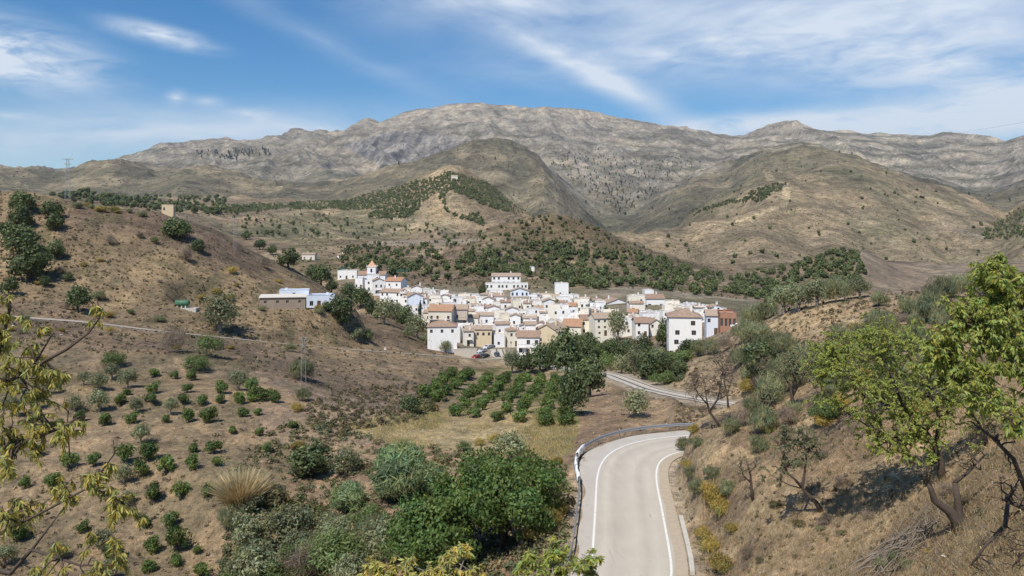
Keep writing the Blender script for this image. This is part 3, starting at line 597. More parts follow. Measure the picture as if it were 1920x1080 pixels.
def blades(n, rad, length, width, seed, splay=.7, var=.2, bend=.3, base=.25, hue=.08):
    """upright stalks fanning out from the ground: broom, grass clumps"""
    r = np.random.default_rng(seed); a = r.uniform(0, 2 * np.pi, n); q = np.sqrt(r.uniform(0, 1, n))
    ux = np.cos(a) * q; uy = np.sin(a) * q
    P0 = np.stack([ux * rad * base, uy * rad * base, np.zeros(n)], 1)
    dirv = unit(np.stack([ux * splay, uy * splay, np.ones(n)], 1) + r.standard_normal((n, 3)) * .12)
    L = length * r.uniform(.55, 1.1, n)[:, None] * (1 - .25 * q[:, None]); side = unit(np.cross(dirv, r.standard_normal((n, 3)))) * width
    mid = P0 + dirv * L * .55; out = np.stack([ux, uy, -.55 * np.ones(n)], 1)
    tip = P0 + dirv * L + out * L * bend
    V = np.stack([P0 - side * .5, P0 + side * .5, mid + side * .5, mid - side * .5, tip], 1).reshape(-1, 3); i = np.arange(n)[:, None] * 5
    k = (1 + var * r.standard_normal(n)).clip(.5, 1.7); h = hue * r.standard_normal(n)
    return V, [i + np.array([[0, 1, 2, 3]]), i + np.array([[3, 2, 4]])], np.repeat(np.stack([k * (1 + h), k, k * (1 - h)], 1), 5, 0)
L_dark = mat_leaf('leaf_orchard', (.12, .175, .05)); L_olive = mat_leaf('leaf_olive', (.225, .24, .135), .33); L_oak = mat_leaf('leaf_oak', (.095, .122, .05), .25)
L_carob = mat_leaf('leaf_carob', (.135, .205, .055)); L_broom = mat_leaf('leaf_broom', (.215, .225, .12), .25); L_gold = mat_leaf('leaf_gold', (.36, .285, .085), .3)
L_reed = mat_leaf('leaf_reed', (.205, .265, .125), .3); L_straw = mat_leaf('leaf_straw', (.42, .325, .185), .3, tcol=(1.1, 1, .8, 1)); L_brown = mat_leaf('twig_brown', (.20, .155, .115), .05)
L_alm = mat_leaf('leaf_almond', (.34, .38, .10), .45, .5, .1); L_almy = mat_leaf('leaf_almond_yellow', (.44, .40, .12), .42, .5, .1); L_pine = mat_leaf('leaf_pine', (.055, .078, .05), .1)
L_far = mat_leaf('leaf_far', (.115, .138, .055), .2, .8, .25); L_fern = mat_leaf('leaf_bright', (.15, .20, .072), .35)
M_bark = mat_plain('bark', (.085, .065, .05), .95, .35, 9, bump=.5); M_barkg = mat_plain('bark_grey', (.23, .20, .17), .95, .3, 9, bump=.5); M_dead = mat_plain('dead_wood', (.22, .18, .14), .95, .3, 7)

def trunk_mesh(name, h, r0, n_limb, spread, seed, mat=None, lean=0.0):
    q = random.Random(seed); mb = MB(); lx = lean
    mb.tube([(0, 0, -.3), (lx * .3 * h, .02 * h, h * .3), (lx * .7 * h, .0, h * .62)], [r0 * 1.25, r0, r0 * .8], 6)
    for i in range(n_limb):
        a = 2 * math.pi * (i + q.random() * .7) / n_limb; e = spread * q.uniform(.6, 1)
        st = (lx * .6 * h, 0, h * q.uniform(.42, .6)); m_ = (st[0] + math.cos(a) * e * .5, math.sin(a) * e * .5, h * q.uniform(.75, .95)); en = (st[0] + math.cos(a) * e, math.sin(a) * e, h * q.uniform(1.1, 1.5))
        mb.tube([st, m_, en], [r0 * .6, r0 * .4, r0 * .12], 5)
    return mb.mesh(name, mat or M_bark, True)
PROTO = {}
def proto(kind, parts):
    PROTO.setdefault(kind, []).append(parts)
for s in range(4):      # orchard tree: low dense dome of broad leaves
    V, Q, c = crown(14 + 2 * s, 1500, (1, 1, .95), (.19, .10), 100 + s, .35, .42, -.75, .28, .14, droop=.3)
    V[:, 2] += .86; proto('orchard_tree', [('crown', mesh_np('crown', V, Q, c, False, [L_dark])), ('trunk', trunk_mesh('trunk', .75, .06, 3, .35, s))])
for s in range(4):      # olive tree
    V, Q, c = crown(46, 2100, (1, 1, .9), (.13, .055), 120 + s, .35, .33, -.6, .25, .08)
    V[:, 2] += .92; proto('olive_tree', [('crown', mesh_np('crown', V, Q, c, False, [L_olive])), ('trunk', trunk_mesh('trunk', .8, .085, 4, .45, 20 + s, M_barkg))])
for s in range(4):      # holm oak / carob
    V, Q, c = crown(44, 2000, (1, 1, .95), (.15, .09), 140 + s, .5, .34, -.7, .25, .09)
    V[:, 2] += .88; proto('oak_tree', [('crown', mesh_np('crown', V, Q, c, False, [L_oak])), ('trunk', trunk_mesh('trunk', .8, .08, 4, .4, 40 + s))])
for s in range(3):      # broom: fine upright shoots
    V, Q, c = crown(46, 3600, (1, 1, .95), (.30, .022), 160 + s, .25, .36, -.5, .25, .1, droop=-1.6); V[:, 2] += .8; proto('broom_shrub', [('shoots', mesh_np('shoots', V, Q, c, False, [L_broom]))])
for s in range(3):
    V, Q, c = crown(30, 2200, (1, 1, .75), (.2, .035), 170 + s, .3, .38, -.4, .25, .12, droop=-1.0); V[:, 2] += .55; proto('gold_shrub', [('shoots', mesh_np('shoots', V, Q, c, False, [L_gold]))])
for s in range(3):      # leafless thorny shrub
    V, Q, c = crown(34, 2000, (1, 1, .9), (.34, .013), 180 + s, .15, .4, -.5, .3, .05, droop=-.7); V[:, 2] += .75; proto('bare_shrub', [('twigs', mesh_np('twigs', V, Q, c, False, [L_brown]))])
for s in range(3):      # loose bright shrub
    V, Q, c = crown(40, 2600, (1, 1, .8), (.13, .04), 190 + s, .3, .34, -.6, .25, .1); V[:, 2] += .75; proto('green_shrub', [('foliage', mesh_np('foliage', V, Q, c, False, [L_fern]))])
for s in range(5):      # far tree: same crown, fewer and larger leaf sprays
    V, Q, c = crown(16, 260, (1, 1, .95), (.42, .27), 200 + s, .45, .42, -.75, .22, .1); V[:, 2] += .85; proto('far_tree', [('', mesh_np('far_tree', V, Q, c, False, [L_far]))])
for s in range(3):
    V, Q, c = crown(22, 240, (.62, .62, 1.5), (.42, .2), 220 + s, .4, .34, -.9, .22, .06); V[:, :2] *= (1.25 - .33 * (V[:, 2:3] + 1.5)).clip(.1, 2); V[:, 2] += 1.5; proto('pine_tree', [('', mesh_np('pine_tree', V, Q, c, False, [L_pine]))])
def plant(kind, px, py, wpx, label, cat, group=None, ymin=3.0, hk=1.0, name=None, ymax=9000, at=None, wm=None, var=None):
    """a plant whose foot is seen at (px, py) and whose crown is about wpx wide there"""
    x, y, z = at if at else pick(px, py, ymin, ymax)
    s = (wm if wm else wpx * y / F) / 2.0; P = PROTO[kind]; parts = P[(random.randrange(len(P)) if var is None else var) % len(P)]
    rz = random.uniform(0, 6.28); sc = (s * random.uniform(.93, 1.07), s * random.uniform(.93, 1.07), s * hk * random.uniform(.92, 1.08))
    pr = dict(label=label, category=cat, group=group); nm = name or kind
    if parts[0][0] == '' : return link(nm, parts[0][1], None, (x, y, z - .05 * s), (0, 0, rz), sc, **pr)
    o = link(nm, None, None, (x, y, z - .04 * s), (0, 0, rz), sc, **pr); o.empty_display_size = .2
    for pn, me in parts: link(pn, me, o)
    return o
OR = 'dark green rounded fruit tree in the orchard on the left slope'; ORG = 'orchard trees on the left slope'
for px, py, wd in [(289,707,18),(327,711,22),(359,713,26),(352,736,26),(287,738,28),(239,741,20),(414,738,26),(412,755,24),(226,760,28),(282,755,28),(344,758,28),(379,761,24),(451,757,28),(472,753,28),(455,782,24),(483,778,22),(197,798,26),(247,794,30),(310,792,22),(354,792,32),(392,792,30),(130,878,36),(175,874,32),(234,868,36),(279,864,34),(264,893,34),(312,890,34),(362,880,28),(362,848,20),(402,850,32),(407,874,24),(100,913,36),(287,938,34),(340,935,34),(390,930,30),(319,990,42),(270,990,32),(287,1036,34),(332,1036,44),(155,998,32),(37,1014,36),(212,1050,34),(279,1074,28),(330,1062,28),(370,1040,22),(378,1084,32),(47,915,26),(490,752,42),(514,756,28),(550,803,22),(70,800,26),(110,800,24),(150,790,26),(20,850,30),(70,856,30),(435,813,22),(470,735,36),(487,817,20),(500,850,24),(430,905,22)]:
    plant('orchard_tree', px, py, wd * random.uniform(.88, 1.25), OR, 'tree', ORG, 40, random.uniform(.78, 1.2))
OL = 'grey-green rounded olive tree among the orchard trees on the left slope'; OLG = 'olives on the left slope'
for px, py, wd in [(186,734,46),(239,728,46),(210,712,38),(186,772,50),(255,774,36),(320,778,38),(447,732,46),(264,832,46),(232,906,46),(240,946,36),(192,1034,50),(112,1050,42),(10,1060,52),(200,1090,50),(157,722,32),(140,770,40),(90,740,44),(60,770,46),(20,780,50),(30,740,40)]:
    plant('olive_tree', px, py, wd, OL, 'tree', OLG, 40)
for lab, px, py, wd, kind, hk in [('bright green shrub with white litter beside it above the orchard', 213, 690, 54, 'green_shrub', 1.0), ('rounded green shrub below the big olive by the lane', 392, 668, 58, 'green_shrub', 1.0),
        ('wide olive green shrub at the top edge of the orchard', 368, 697, 60, 'green_shrub', .9), ('leafless brown tree beside the lane below the green tank', 322, 662, 66, 'bare_shrub', 1.0),
        ('lone dark round tree above the lane on the left hill', 146, 583, 54, 'oak_tree', 1.05), ('large spreading olive tree beside the green tank', 413, 622, 98, 'olive_tree', 1.0),
        ('dark dense oak on the ridge beside the small ruin', 333, 448, 62, 'oak_tree', .85), ('small oak just below the dark ridge oak', 371, 474, 28, 'oak_tree', 1.1),
        ('bushy green tree on the ridge left of the church', 540, 504, 50, 'oak_tree', .9), ('bare brown shrub in the middle of the left hill', 205, 460, 26, 'bare_shrub', 1.0), ('bare grey shrub on the left hill below the ruin', 350, 490, 34, 'bare_shrub', 1.0),
        ('pale feathery shrub behind the lattice pylon', 566, 712, 60, 'broom_shrub', .9), ('small grey shrub at the foot of the lattice pylon', 570, 752, 38, 'broom_shrub', .9), ('brownish shrub at the right end of the orchard', 557, 772, 32, 'gold_shrub', 1.0),
        ('slim dark conifer beside the orange-roofed apartments', 788, 603, 22, 'pine_tree', 1.5)]:
    plant(kind, px, py, wd, lab, 'shrub' if 'shrub' in lab else 'tree', None, 100, hk)
OK = 'dense dark green oak in the clump at the far left of the hill'
for px, py, wd in [(42,400,54),(98,410,44),(40,428,52),(103,432,42),(38,482,74),(104,484,40),(55,525,86),(12,448,40),(16,553,40),(127,528,24),(85,538,26)]: plant('oak_tree', px, py, wd, OK, 'tree', 'oaks on the left hill', 150)
RT = 'small oak along the crest of the left hill going down to the village'
for px, py, wd in [(462,449,22),(487,468,26),(510,478,24),(585,522,32),(602,535,44),(622,548,30)]: plant('oak_tree', px, py, wd, RT, 'tree', 'trees on the ridge above the church', 200)
VL = 'leafy tree on the slope between the left hill and the village houses'
for px, py, wd in [(640,600,58),(677,578,48),(655,560,40),(720,608,58),(700,596,40),(742,600,46),(762,616,50),(782,634,54),(765,634,30),(814,654,36),(835,662,30),(642,612,34),(612,583,24),(668,640,32),(690,640,26),(800,648,30)]: plant(random.choice(['oak_tree', 'olive_tree', 'oak_tree']), px, py, wd, VL, 'tree', 'trees left of the village', 200, 1.0, 'slope_tree')
# valley orchard: rows running away from the camera
VO = 'green fruit tree in the straight rows of the valley orchard'
for (x0, y0), (x1, y1), n in (((851,780),(915,716),7), ((890,782),(950,712),8), ((935,788),(985,712),8), ((976,790),(1015,715),8), ((1020,797),(1040,718),8), ((1064,797),(1068,720),8), ((820,752),(880,708),6), ((795,745),(850,705),5)):
    for i in range(n):
        t = (i + .12 * random.random()) / (n - 1) if n > 1 else 0
        t = min(t, 1.0); yy = y0 + (y1 - y0) * (1 - (1 - t) ** 1.5); xx = x0 + (x1 - x0) * (1 - (1 - t) ** 1.5)
        plant('orchard_tree', xx + random.uniform(-3, 3), yy + 2, random.uniform(32, 39) * (1 - .2 * t), VO, 'tree', 'valley orchard rows', 95, random.uniform(.75, .95), name='fruit_tree', ymax=260)
# wooded bottom between valley orchard and village
for lab, px, py, wd, hk, kind in [('tall dark tree at the right end of the valley orchard', 1072, 778, 70, 1.45, 'oak_tree'), ('dark tree just behind the tall one by the valley orchard', 1106, 745, 76, 1.35, 'oak_tree'), ('dark crown rising below the ochre barn', 1062, 708, 86, 1.3, 'oak_tree'),
        ('grey-green olive standing alone below the lower road', 1192, 788, 74, .95, 'olive_tree'), ('tall thin-leaved tree in front of the cream apartments', 1158, 640, 44, 1.7, 'olive_tree'), ('tall dark tree beside the white three-storey house', 1243, 652, 36, 1.8, 'oak_tree'),
        ('bright green bush below the cream apartments', 1085, 655, 44, 1.0, 'green_shrub'), ('rounded dark tree left of the white three-storey house', 1208, 668, 42, 1.2, 'oak_tree')]:
    plant(kind, px, py, wd, lab, 'tree', None, 110, hk, ymax=300)
WB = 'leafy green tree in the wooded dip below the village'
for px, py, wd in [(1012,700,56),(985,702,44),(960,700,40),(1030,690,44),(1105,668,46),(1128,670,44),(1150,668,40),(1172,672,40),(1140,695,44),(1165,700,46),(1190,690,44),(1215,712,56),(1240,705,46),(1262,690,52),(1285,680,40),(1232,690,44),(1250,720,40),(1180,660,34),(1085,690,50),(1045,672,44),(1065,660,40),(1290,665,36),(1230,722,34),(1275,705,34),(955,684,30),(1020,676,34)]:
    plant(random.choice(['oak_tree', 'olive_tree', 'green_shrub', 'oak_tree']), px, py, wd, WB, 'tree', 'woods below the village', 150, random.uniform(.9, 1.25), 'valley_tree', 300)
# ------------------------------------------------------------------ more plants: near the road and on the right bank
def add(lst, label, cat, group, ymin, name, kinds=None, ymax=400):
    for it in lst:
        kind = it[3] if len(it) > 3 else (random.choice(kinds)); hk = it[4] if len(it) > 4 else 1.0
        plant(kind, it[0], it[1], it[2], label, cat, group, ymin, hk, name, ymax)
for s in range(2):
    V, Q, c = crown(40, 2600, (1, 1, .55), (.16, .07), 300 + s, .35, .4, -.2, .25, .16); V[:, 2] += .1; proto('bramble', [('foliage', mesh_np('foliage', V, Q, c, False, [mat_leaf('leaf_bramble%d' % s, (.15, .13, .055), .25)]))])
    V, Q, c = crown(46, 4200, (1, 1, .8), (.34, .04), 310 + s, .25, .36, -.4, .25, .12, droop=-.5); V[:, 2] += .6; proto('reed_clump', [('stalks', mesh_np('stalks', V, Q, c, False, [L_reed]))])
    V, Q, c = blades(2200, 1.0, 1.9, .018, 320 + s, .62, .22, .16, .5); proto('straw_clump', [('stalks', mesh_np('stalks', V, Q, c, False, [mat_leaf('leaf_pale_straw%d' % s, (.66, .54, .31), .3, tcol=(1.1, 1, .8, 1))]))])
plant('straw_clump', 452, 945, 96, 'tall dry straw-coloured grass clump at the edge of the orchard', 'grass', None, 50, .95)
plant('bramble', 560, 975, 130, 'low brown-green bramble mound right of the straw clump', 'shrub', None, 50, 1.0)
plant('bramble', 505, 940, 90, 'smaller bramble mound touching the straw clump', 'shrub', None, 50, 1.0)
plant('reed_clump', 742, 935, 120, 'blue-green reed clump in the middle of the gully', 'reeds', None, 50, .85)
plant('reed_clump', 655, 960, 90, 'arching pale green reeds at the left of the gully', 'reeds', None, 50, .9)
plant('reed_clump', 800, 925, 90, 'reeds at the right behind the big dark tree', 'reeds', None, 50, .95)
plant('reed_clump', 750, 885, 100, 'paler reeds at the back of the gully by the field', 'reeds', None, 60, .9)
for lab, px, py, wd, kind, hk in [('dark green shrub at the top of the gully below the orchard', 585, 895, 96, 'oak_tree', .85), ('olive shrub right of the dark green shrub in the gully', 648, 892, 84, 'olive_tree', .85),
        ('bright feathery shrub low in the gully', 640, 1085, 140, 'green_shrub', 1.0), ('small bright green shrub above the feathery one', 690, 1000, 90, 'green_shrub', .9), ('olive grey shrub beside the big dark tree', 725, 1055, 110, 'olive_tree', .9),
        ('grey twiggy shrub at the bottom left of the gully', 470, 1045, 110, 'olive_tree', .9), ('grey-green shrub next to the bramble mound', 545, 1030, 110, 'olive_tree', .9), ('grey shrub cut by the bottom edge of the picture', 480, 1110, 130, 'olive_tree', .85),
        ('leafless shrub in the bottom of the gully', 560, 1095, 110, 'bare_shrub', 1.0), ('thin grey broom between reeds and dark tree', 790, 1000, 80, 'broom_shrub', 1.0), ('olive tree behind the big dark tree by the field', 955, 870, 96, 'olive_tree', .75),
        ('green bush under the guard rail bend', 1010, 905, 60, 'oak_tree', .8), ('dark bush at the left foot of the field', 770, 775, 50, 'oak_tree', .8), ('brown-green thicket on the bank left of the valley orchard', 790, 770, 70, 'bramble', 1.3)]:
    plant(kind, px, py, wd, lab, 'reeds' if 'reed_' in kind else 'shrub' if 'shrub' in lab or 'bush' in lab or 'thicket' in lab or 'broom' in lab else 'tree', None, 48, hk)
# big dense carob below the road: two crowns
def big_tree(name, label, px, py, Y, wd, top, seed, nl):
    x = (px - PX0) / F * Y; z = ground(x, Y); zt = ZC + (HZ - top) / F * Y; r_ = wd * Y / F / 2; h = zt - z
    V, Q, c = crown(95, nl, (r_, r_, h * .47), (.34, .17), seed, .55, .25, -.75, .22, .12, droop=.3); V[:, 2] += h * .53
    o = link(name, None, None, (x, Y, z), label=label, category='tree'); link('crown', mesh_np('crown', V, Q, c, False, [L_carob]), o)
    link('trunk', trunk_mesh('trunk', h * .5, .28, 6, r_ * .6, seed), o); return o
big_tree('carob_tree', 'big dense dark green tree left of the road', 945, 1085, 63, 290, 832, 401, 17000)
big_tree('carob_tree', 'lower dark green tree leaning against the big one on its left', 815, 1085, 60, 205, 922, 402, 9500)
gq = random.Random(5); GU = 'leafy grey-green shrub in the tangle at the bottom of the gully'
for _ in range(34):
    px, py = gq.uniform(425, 790), gq.uniform(960, 1120)
    if px < 425 + (py - 960) * .0 or (px > 700 and py < 1010): continue
    plant(gq.choice(['olive_tree', 'green_shrub', 'broom_shrub', 'green_shrub', 'green_shrub', 'bramble']), px, py, gq.uniform(50, 100), GU, 'shrub', 'tangle in the gully', 48, gq.uniform(.7, 1.05), 'gully_shrub', 110)
for px, py, wd in ((700,880,44),(735,850,40),(830,862,50),(870,845,36),(900,835,30),(930,830,40),(985,850,40),(640,815,40),(600,800,44),(1045,870,34),(560,840,36)): plant(gq.choice(['green_shrub', 'gold_shrub', 'bramble']), px, py, wd, 'low weedy bush at the edge of the dry field', 'shrub', 'bushes round the dry field', 60, .7, 'field_bush', 140)
GS = 'golden dry shrub on the verge between guard rail and dark tree'
add([(1032, 985, 62, 'gold_shrub'), (1006, 1015, 60, 'gold_shrub'), (1052, 965, 44, 'gold_shrub'), (700, 1092, 50, 'gold_shrub'), (1060, 1050, 40, 'gold_shrub')], GS, 'shrub', 'golden shrubs left of the road', 45, 'golden_shrub')
GB = 'yellow-green dry shrub at the foot of the bank right of the road'
add([(1338, 945, 62, 'gold_shrub', 1.2), (1308, 928, 44, 'broom_shrub', .9), (1296, 900, 40, 'broom_shrub', .8), (1290, 878, 32, 'gold_shrub'), (1352, 968, 54, 'gold_shrub', 1.1), (1330, 1035, 54, 'gold_shrub'), (1352, 1075, 64, 'gold_shrub'), (1318, 1012, 40, 'gold_shrub'), (1282, 846, 40, 'broom_shrub', .8), (1306, 838, 36, 'broom_shrub', .7), (1372, 1000, 40, 'gold_shrub'), (1300, 812, 30, 'gold_shrub'), (1365, 930, 44, 'broom_shrub', .8)], GB, 'shrub', 'shrubs at the foot of the right bank', 40, 'bank_shrub')
BR = 'grey-green broom shrub on the right-hand slope below the knoll'
add([(1420, 655, 74), (1395, 640, 50), (1480, 735, 90), (1515, 705, 84), (1446, 760, 70), (1560, 735, 70), (1480, 800, 62), (1525, 775, 60), (1590, 720, 70), (1640, 690, 70), (1430, 700, 60), (1385, 690, 50), (1360, 660, 44), (1335, 665, 40), (1310, 668, 40), (1390, 800, 50), (1425, 850, 44), (1370, 815, 46), (1560, 690, 60), (1470, 670, 60), (1700, 670, 70), (1410, 780, 50)], BR, 'shrub', 'broom on the right slope', 40, 'broom_shrub', ['broom_shrub', 'broom_shrub', 'broom_shrub', 'bare_shrub'])
plant('oak_tree', 1432, 690, 84, 'dark rounded shrub on the right slope below the crest', 'shrub', None, 60, .8, 'dark_shrub')
bq = random.Random(77); nb_ = 0; RB = 'twiggy grey-green shrub in the thicket between knoll and almond trees'
while nb_ < 64:
    px, py = bq.uniform(1385, 1780), bq.uniform(575, 830)
    if py < 640 - (px - 1385) * .12 or py > 830 - (px - 1385) * .12: continue
    kk = bq.choice(['broom_shrub', 'broom_shrub', 'bare_shrub', 'green_shrub', 'olive_tree', 'gold_shrub']); plant(kk, px, py, bq.uniform(34, 72), RB, 'shrub', 'thicket on the right slope', 42, bq.uniform(.7, 1.1), 'thicket_shrub', 200); nb_ += 1
LS = 'low olive green bush scattered on the left hillside'
for _ in range(46):
    px, py = bq.uniform(-20, 640), bq.uniform(420, 690); plant(bq.choice(['broom_shrub', 'bare_shrub', 'green_shrub', 'gold_shrub', 'gold_shrub']), px, py, bq.uniform(14, 30), LS, 'shrub', 'bushes on the left hillside', 145, bq.uniform(.6, .9), 'hill_bush', 320)
for px in (142, 160, 171, 190, 214, 222, 246, 268): plant(bq.choice(['green_shrub', 'broom_shrub', 'gold_shrub']), px + bq.uniform(-4, 4), 384 + (px - 142) * .13 + bq.uniform(0, 8), bq.uniform(16, 34), 'yellow-green bush along the skyline of the left hill', 'shrub', 'bushes on the left skyline', 225, .65, 'skyline_bush', 300)
BK = 'small dry twiggy bush on the open part of the right bank'
for _ in range(34):
    px, py = bq.uniform(1300, 1860), bq.uniform(830, 1085)
    if py < 880 - (px - 1300) * .1: continue
    plant(bq.choice(['bare_shrub', 'bare_shrub', 'gold_shrub', 'bramble', 'broom_shrub']), px, py, bq.uniform(20, 52), BK, 'shrub', 'twiggy bushes on the right bank', 24, bq.uniform(.4, .8), 'bank_bush', 80)
CR = 'pale broom shrub standing on the crest of the right-hand knoll'
add([(1470, 590, 70), (1498, 584, 62), (1532, 574, 70), (1572, 566, 60), (1612, 560, 54), (1440, 598, 50), (1412, 612, 56), (1740, 606, 76), (1765, 572, 66), (1800, 560, 60), (1842, 553, 60), (1880, 548, 60), (1700, 590, 40), (1650, 575, 36), (1660, 620, 50)], CR, 'shrub', 'broom on the knoll', 100, 'crest_shrub', ['broom_shrub', 'olive_tree', 'broom_shrub'])

# ------------------------------------------------------------------ almond trees with single leaves
def W3(px, py, Y): return Vector(((px - PX0) / F * Y, Y, ZC + (HZ - py) / F * Y))
def leaf6(P, D, N, L, W):
    n = len(P); B = unit(np.cross(N, D)); N = unit(np.cross(D, B)); L = L[:, None]; W = W[:, None]
    V = np.stack([P, P + D * L * .33 + B * W * .5 + N * W * .18, P + D * L * .33 - B * W * .5 + N * W * .18, P + D * L * .68 + B * W * .42 - N * L * .04, P + D * L * .68 - B * W * .42 - N * L * .04, P + D * L - N * L * .16], 1).reshape(-1, 3)
    i = np.arange(n)[:, None] * 6
    return V, [i + np.array([[0, 1, 2]]), i + np.array([[1, 3, 4, 2]]), i + np.array([[3, 5, 4]])]
def almond(name, label, base, limbs, zones, leaf, lmat, seed, bark=None, cat='tree', per=14, r_twig=.006, sag=.25, droop=.9, hue=.14, k=1.0):
    limbs = [(a_, b_ * k, c_ * k) for a_, b_, c_ in limbs]; r_twig *= k; leaf = (leaf[0] * k ** .5, leaf[1] * k ** .5)
    q = random.Random(seed); r = np.random.default_rng(seed); mb = MB(); samples = []; LP, LD = [], []
    for pts, r0, r1 in limbs:
        p = [W3(*t) for t in pts]; n = len(p); mb.tube(p, [r0 + (r1 - r0) * i / (n - 1) for i in range(n)], 6)
        for i in range(n - 1):
            for k in range(5): samples.append((p[i].lerp(p[i + 1], k / 5), r0 + (r1 - r0) * (i + k / 5) / (n - 1)))
        samples.append((p[-1], r1))
    for (px, py, Yd, rp, nb, nt) in zones:
        c = W3(px, py, Yd); rr = rp * Yd / F; subs = []
        for _ in range(nb):
            d = Vector((q.gauss(0, 1), q.gauss(0, 1), q.gauss(0, 1))).normalized() * rr * q.uniform(.35, 1) ; e = c + d
            s0, rs = min(samples, key=lambda t: (t[0] - e).length + q.uniform(0, .3) * rr)
            m1 = s0.lerp(e, .4) + Vector((q.gauss(0, .1), q.gauss(0, .1), q.gauss(.08, .1))) * rr; m2 = s0.lerp(e, .75) + Vector((q.gauss(0, .1), q.gauss(0, .1), q.gauss(.05, .1))) * rr
            rb = min(rs * .7, r_twig * 3.2); path = [s0, m1, m2, e]; mb.tube(path, [rb, rb * .75, rb * .5, rb * .25], 4, False); subs.append(path)
        for _ in range(nt):
            pa = q.choice(subs); k = q.randrange(1, 3); s0 = pa[k].lerp(pa[k + 1], q.random()); ln = rr * q.uniform(.25, .6)
            d = Vector((q.gauss(0, 1), q.gauss(0, 1), q.gauss(.1, .8))).normalized()
            e = s0 + d * ln; e.z -= ln * sag * q.random(); m = s0.lerp(e, .5) + Vector((0, 0, ln * .12))
            mb.tube([s0, m, e], [r_twig, r_twig * .8, r_twig * .4], 3, False)
            for j in range(per):
                t = q.uniform(.2, 1.02); pt = s0.lerp(m, t * 2) if t < .5 else m.lerp(e, t * 2 - 1)
                LP.append(pt); LD.append((d * .45 + Vector((q.gauss(0, .55), q.gauss(0, .55), q.gauss(-droop, .45)))).normalized())
    b0 = W3(*base) if len(base) == 3 else Vector(base)
    o = link(name, None, None, tuple(b0), label=label, category=cat); inv_ = Matrix.Translation(-b0)
    k = link('branches', mb.mesh('branches', bark or M_bark, True), o); k.matrix_parent_inverse = inv_
    if per:
        P = np.array(LP); D = np.array(LD); n = len(P); N = unit(r.standard_normal((n, 3)) + np.array([0, -.3, .9]))
        sz = r.uniform(.65, 1.2, n); V, Fs = leaf6(P, D, N, leaf[0] * sz, leaf[1] * sz)
        kk = (1 + .2 * r.standard_normal(n)).clip(.5, 1.6); hh = hue * r.standard_normal(n)
        k = link('leaves', mesh_np('leaves', V, Fs, np.repeat(np.stack([kk * (1 + hh), kk, kk * (1 - hh)], 1), 6, 0), True, [lmat]), o); k.matrix_parent_inverse = inv_
    return o
# left edge, close to the camera
almond('almond_tree', 'yellowing almond branches with hanging leaves at the left edge, close up', W3(-420, 1500, 7.2), [([(-420,1500,7.2),(-330,1150,7.2),(-160,900,7.1),(-60,760,7),(60,690,7),(125,655,6.9),(165,625,6.9),(188,595,6.9),(182,560,6.9)], .028, .005), ([(-330,1150,7.2),(-120,1040,7),(0,1000,6.9),(90,955,6.8),(170,912,6.8),(215,850,6.8),(212,825,6.8)], .018, .004), ([(-120,1040,7),(20,1075,6.8),(60,1030,6.8),(110,965,6.8)], .03, .006), ([(-160,900,7.1),(-40,850,7),(40,830,7),(120,800,7),(150,780,7)], .035, .006), ([(-60,760,7),(0,660,7.1),(20,570,7.1),(5,545,7.1)], .03, .005), ([(60,690,7),(90,640,7),(100,625,7)], .012, .005), ([(170,912,6.8),(215,935,6.8),(255,950,6.8)], .01, .004), ([(60,1030,6.8),(150,1060,6.7),(220,1060,6.7)], .015, .004)],
       [(50,690,7,62,10,34), (90,760,7,62,10,38), (30,800,7,60,10,36), (120,800,7,42,6,20), (40,880,6.9,60,9,28), (110,900,6.9,46,6,18), (195,890,6.8,40,6,22), (230,960,6.8,38,6,22), (30,960,6.9,52,7,24), (100,700,7,40,6,16), (180,585,6.9,26,3,6), (5,570,7.1,30,4,9), (10,640,7.1,40,6,16), (190,1060,6.7,50,7,26), (90,1075,6.7,50,6,20), (210,1000,6.8,30,4,12), (60,610,7,26,3,7)],
       (.07, .0135), L_almy, 501, M_bark, per=28, r_twig=.0035, droop=1.2, sag=.6)
# tops of almonds standing below the camera
almond('almond_tree', 'yellow-green almond tree top at the bottom edge left of the road', W3(800, 1600, 12), [([(800,1600,12),(805,1350,12),(790,1180,12),(780,1100,12),(760,1060,12)], .09, .012), ([(790,1180,12),(850,1100,12),(870,1050,12)], .04, .01), ([(790,1180,12),(720,1110,12),(700,1075,12)], .035, .01)],
       [(790,1085,12,50,9,40), (850,1065,12,40,8,34), (735,1085,12,44,8,32), (880,1090,12,36,6,24), (760,1045,12,24,5,12), (690,1085,12,30,5,14), (845,1030,12,16,3,8), (870,1020,12,14,3,7)], (.10, .027), L_almy, 502, M_barkg, per=20, r_twig=.006, droop=.6)
almond('almond_tree', 'green almond tree top at the bottom edge touching the road', W3(1040, 1620, 13), [([(1040,1620,13),(1040,1350,13),(1045,1200,13),(1040,1110,13),(1035,1050,13)], .09, .012), ([(1045,1200,13),(1000,1100,13),(985,1050,13)], .04, .01), ([(1045,1200,13),(1090,1110,13),(1105,1045,13)], .035, .01)],
       [(1030,1060,13,46,9,44), (990,1070,13,38,8,34), (1080,1070,13,42,8,36), (1040,1030,13,28,6,20), (990,1025,13,16,3,8), (1108,1050,13,20,4,10), (1120,1085,13,22,4,10)], (.10, .027), L_alm, 503, M_barkg, per=20, r_twig=.006, droop=.6)
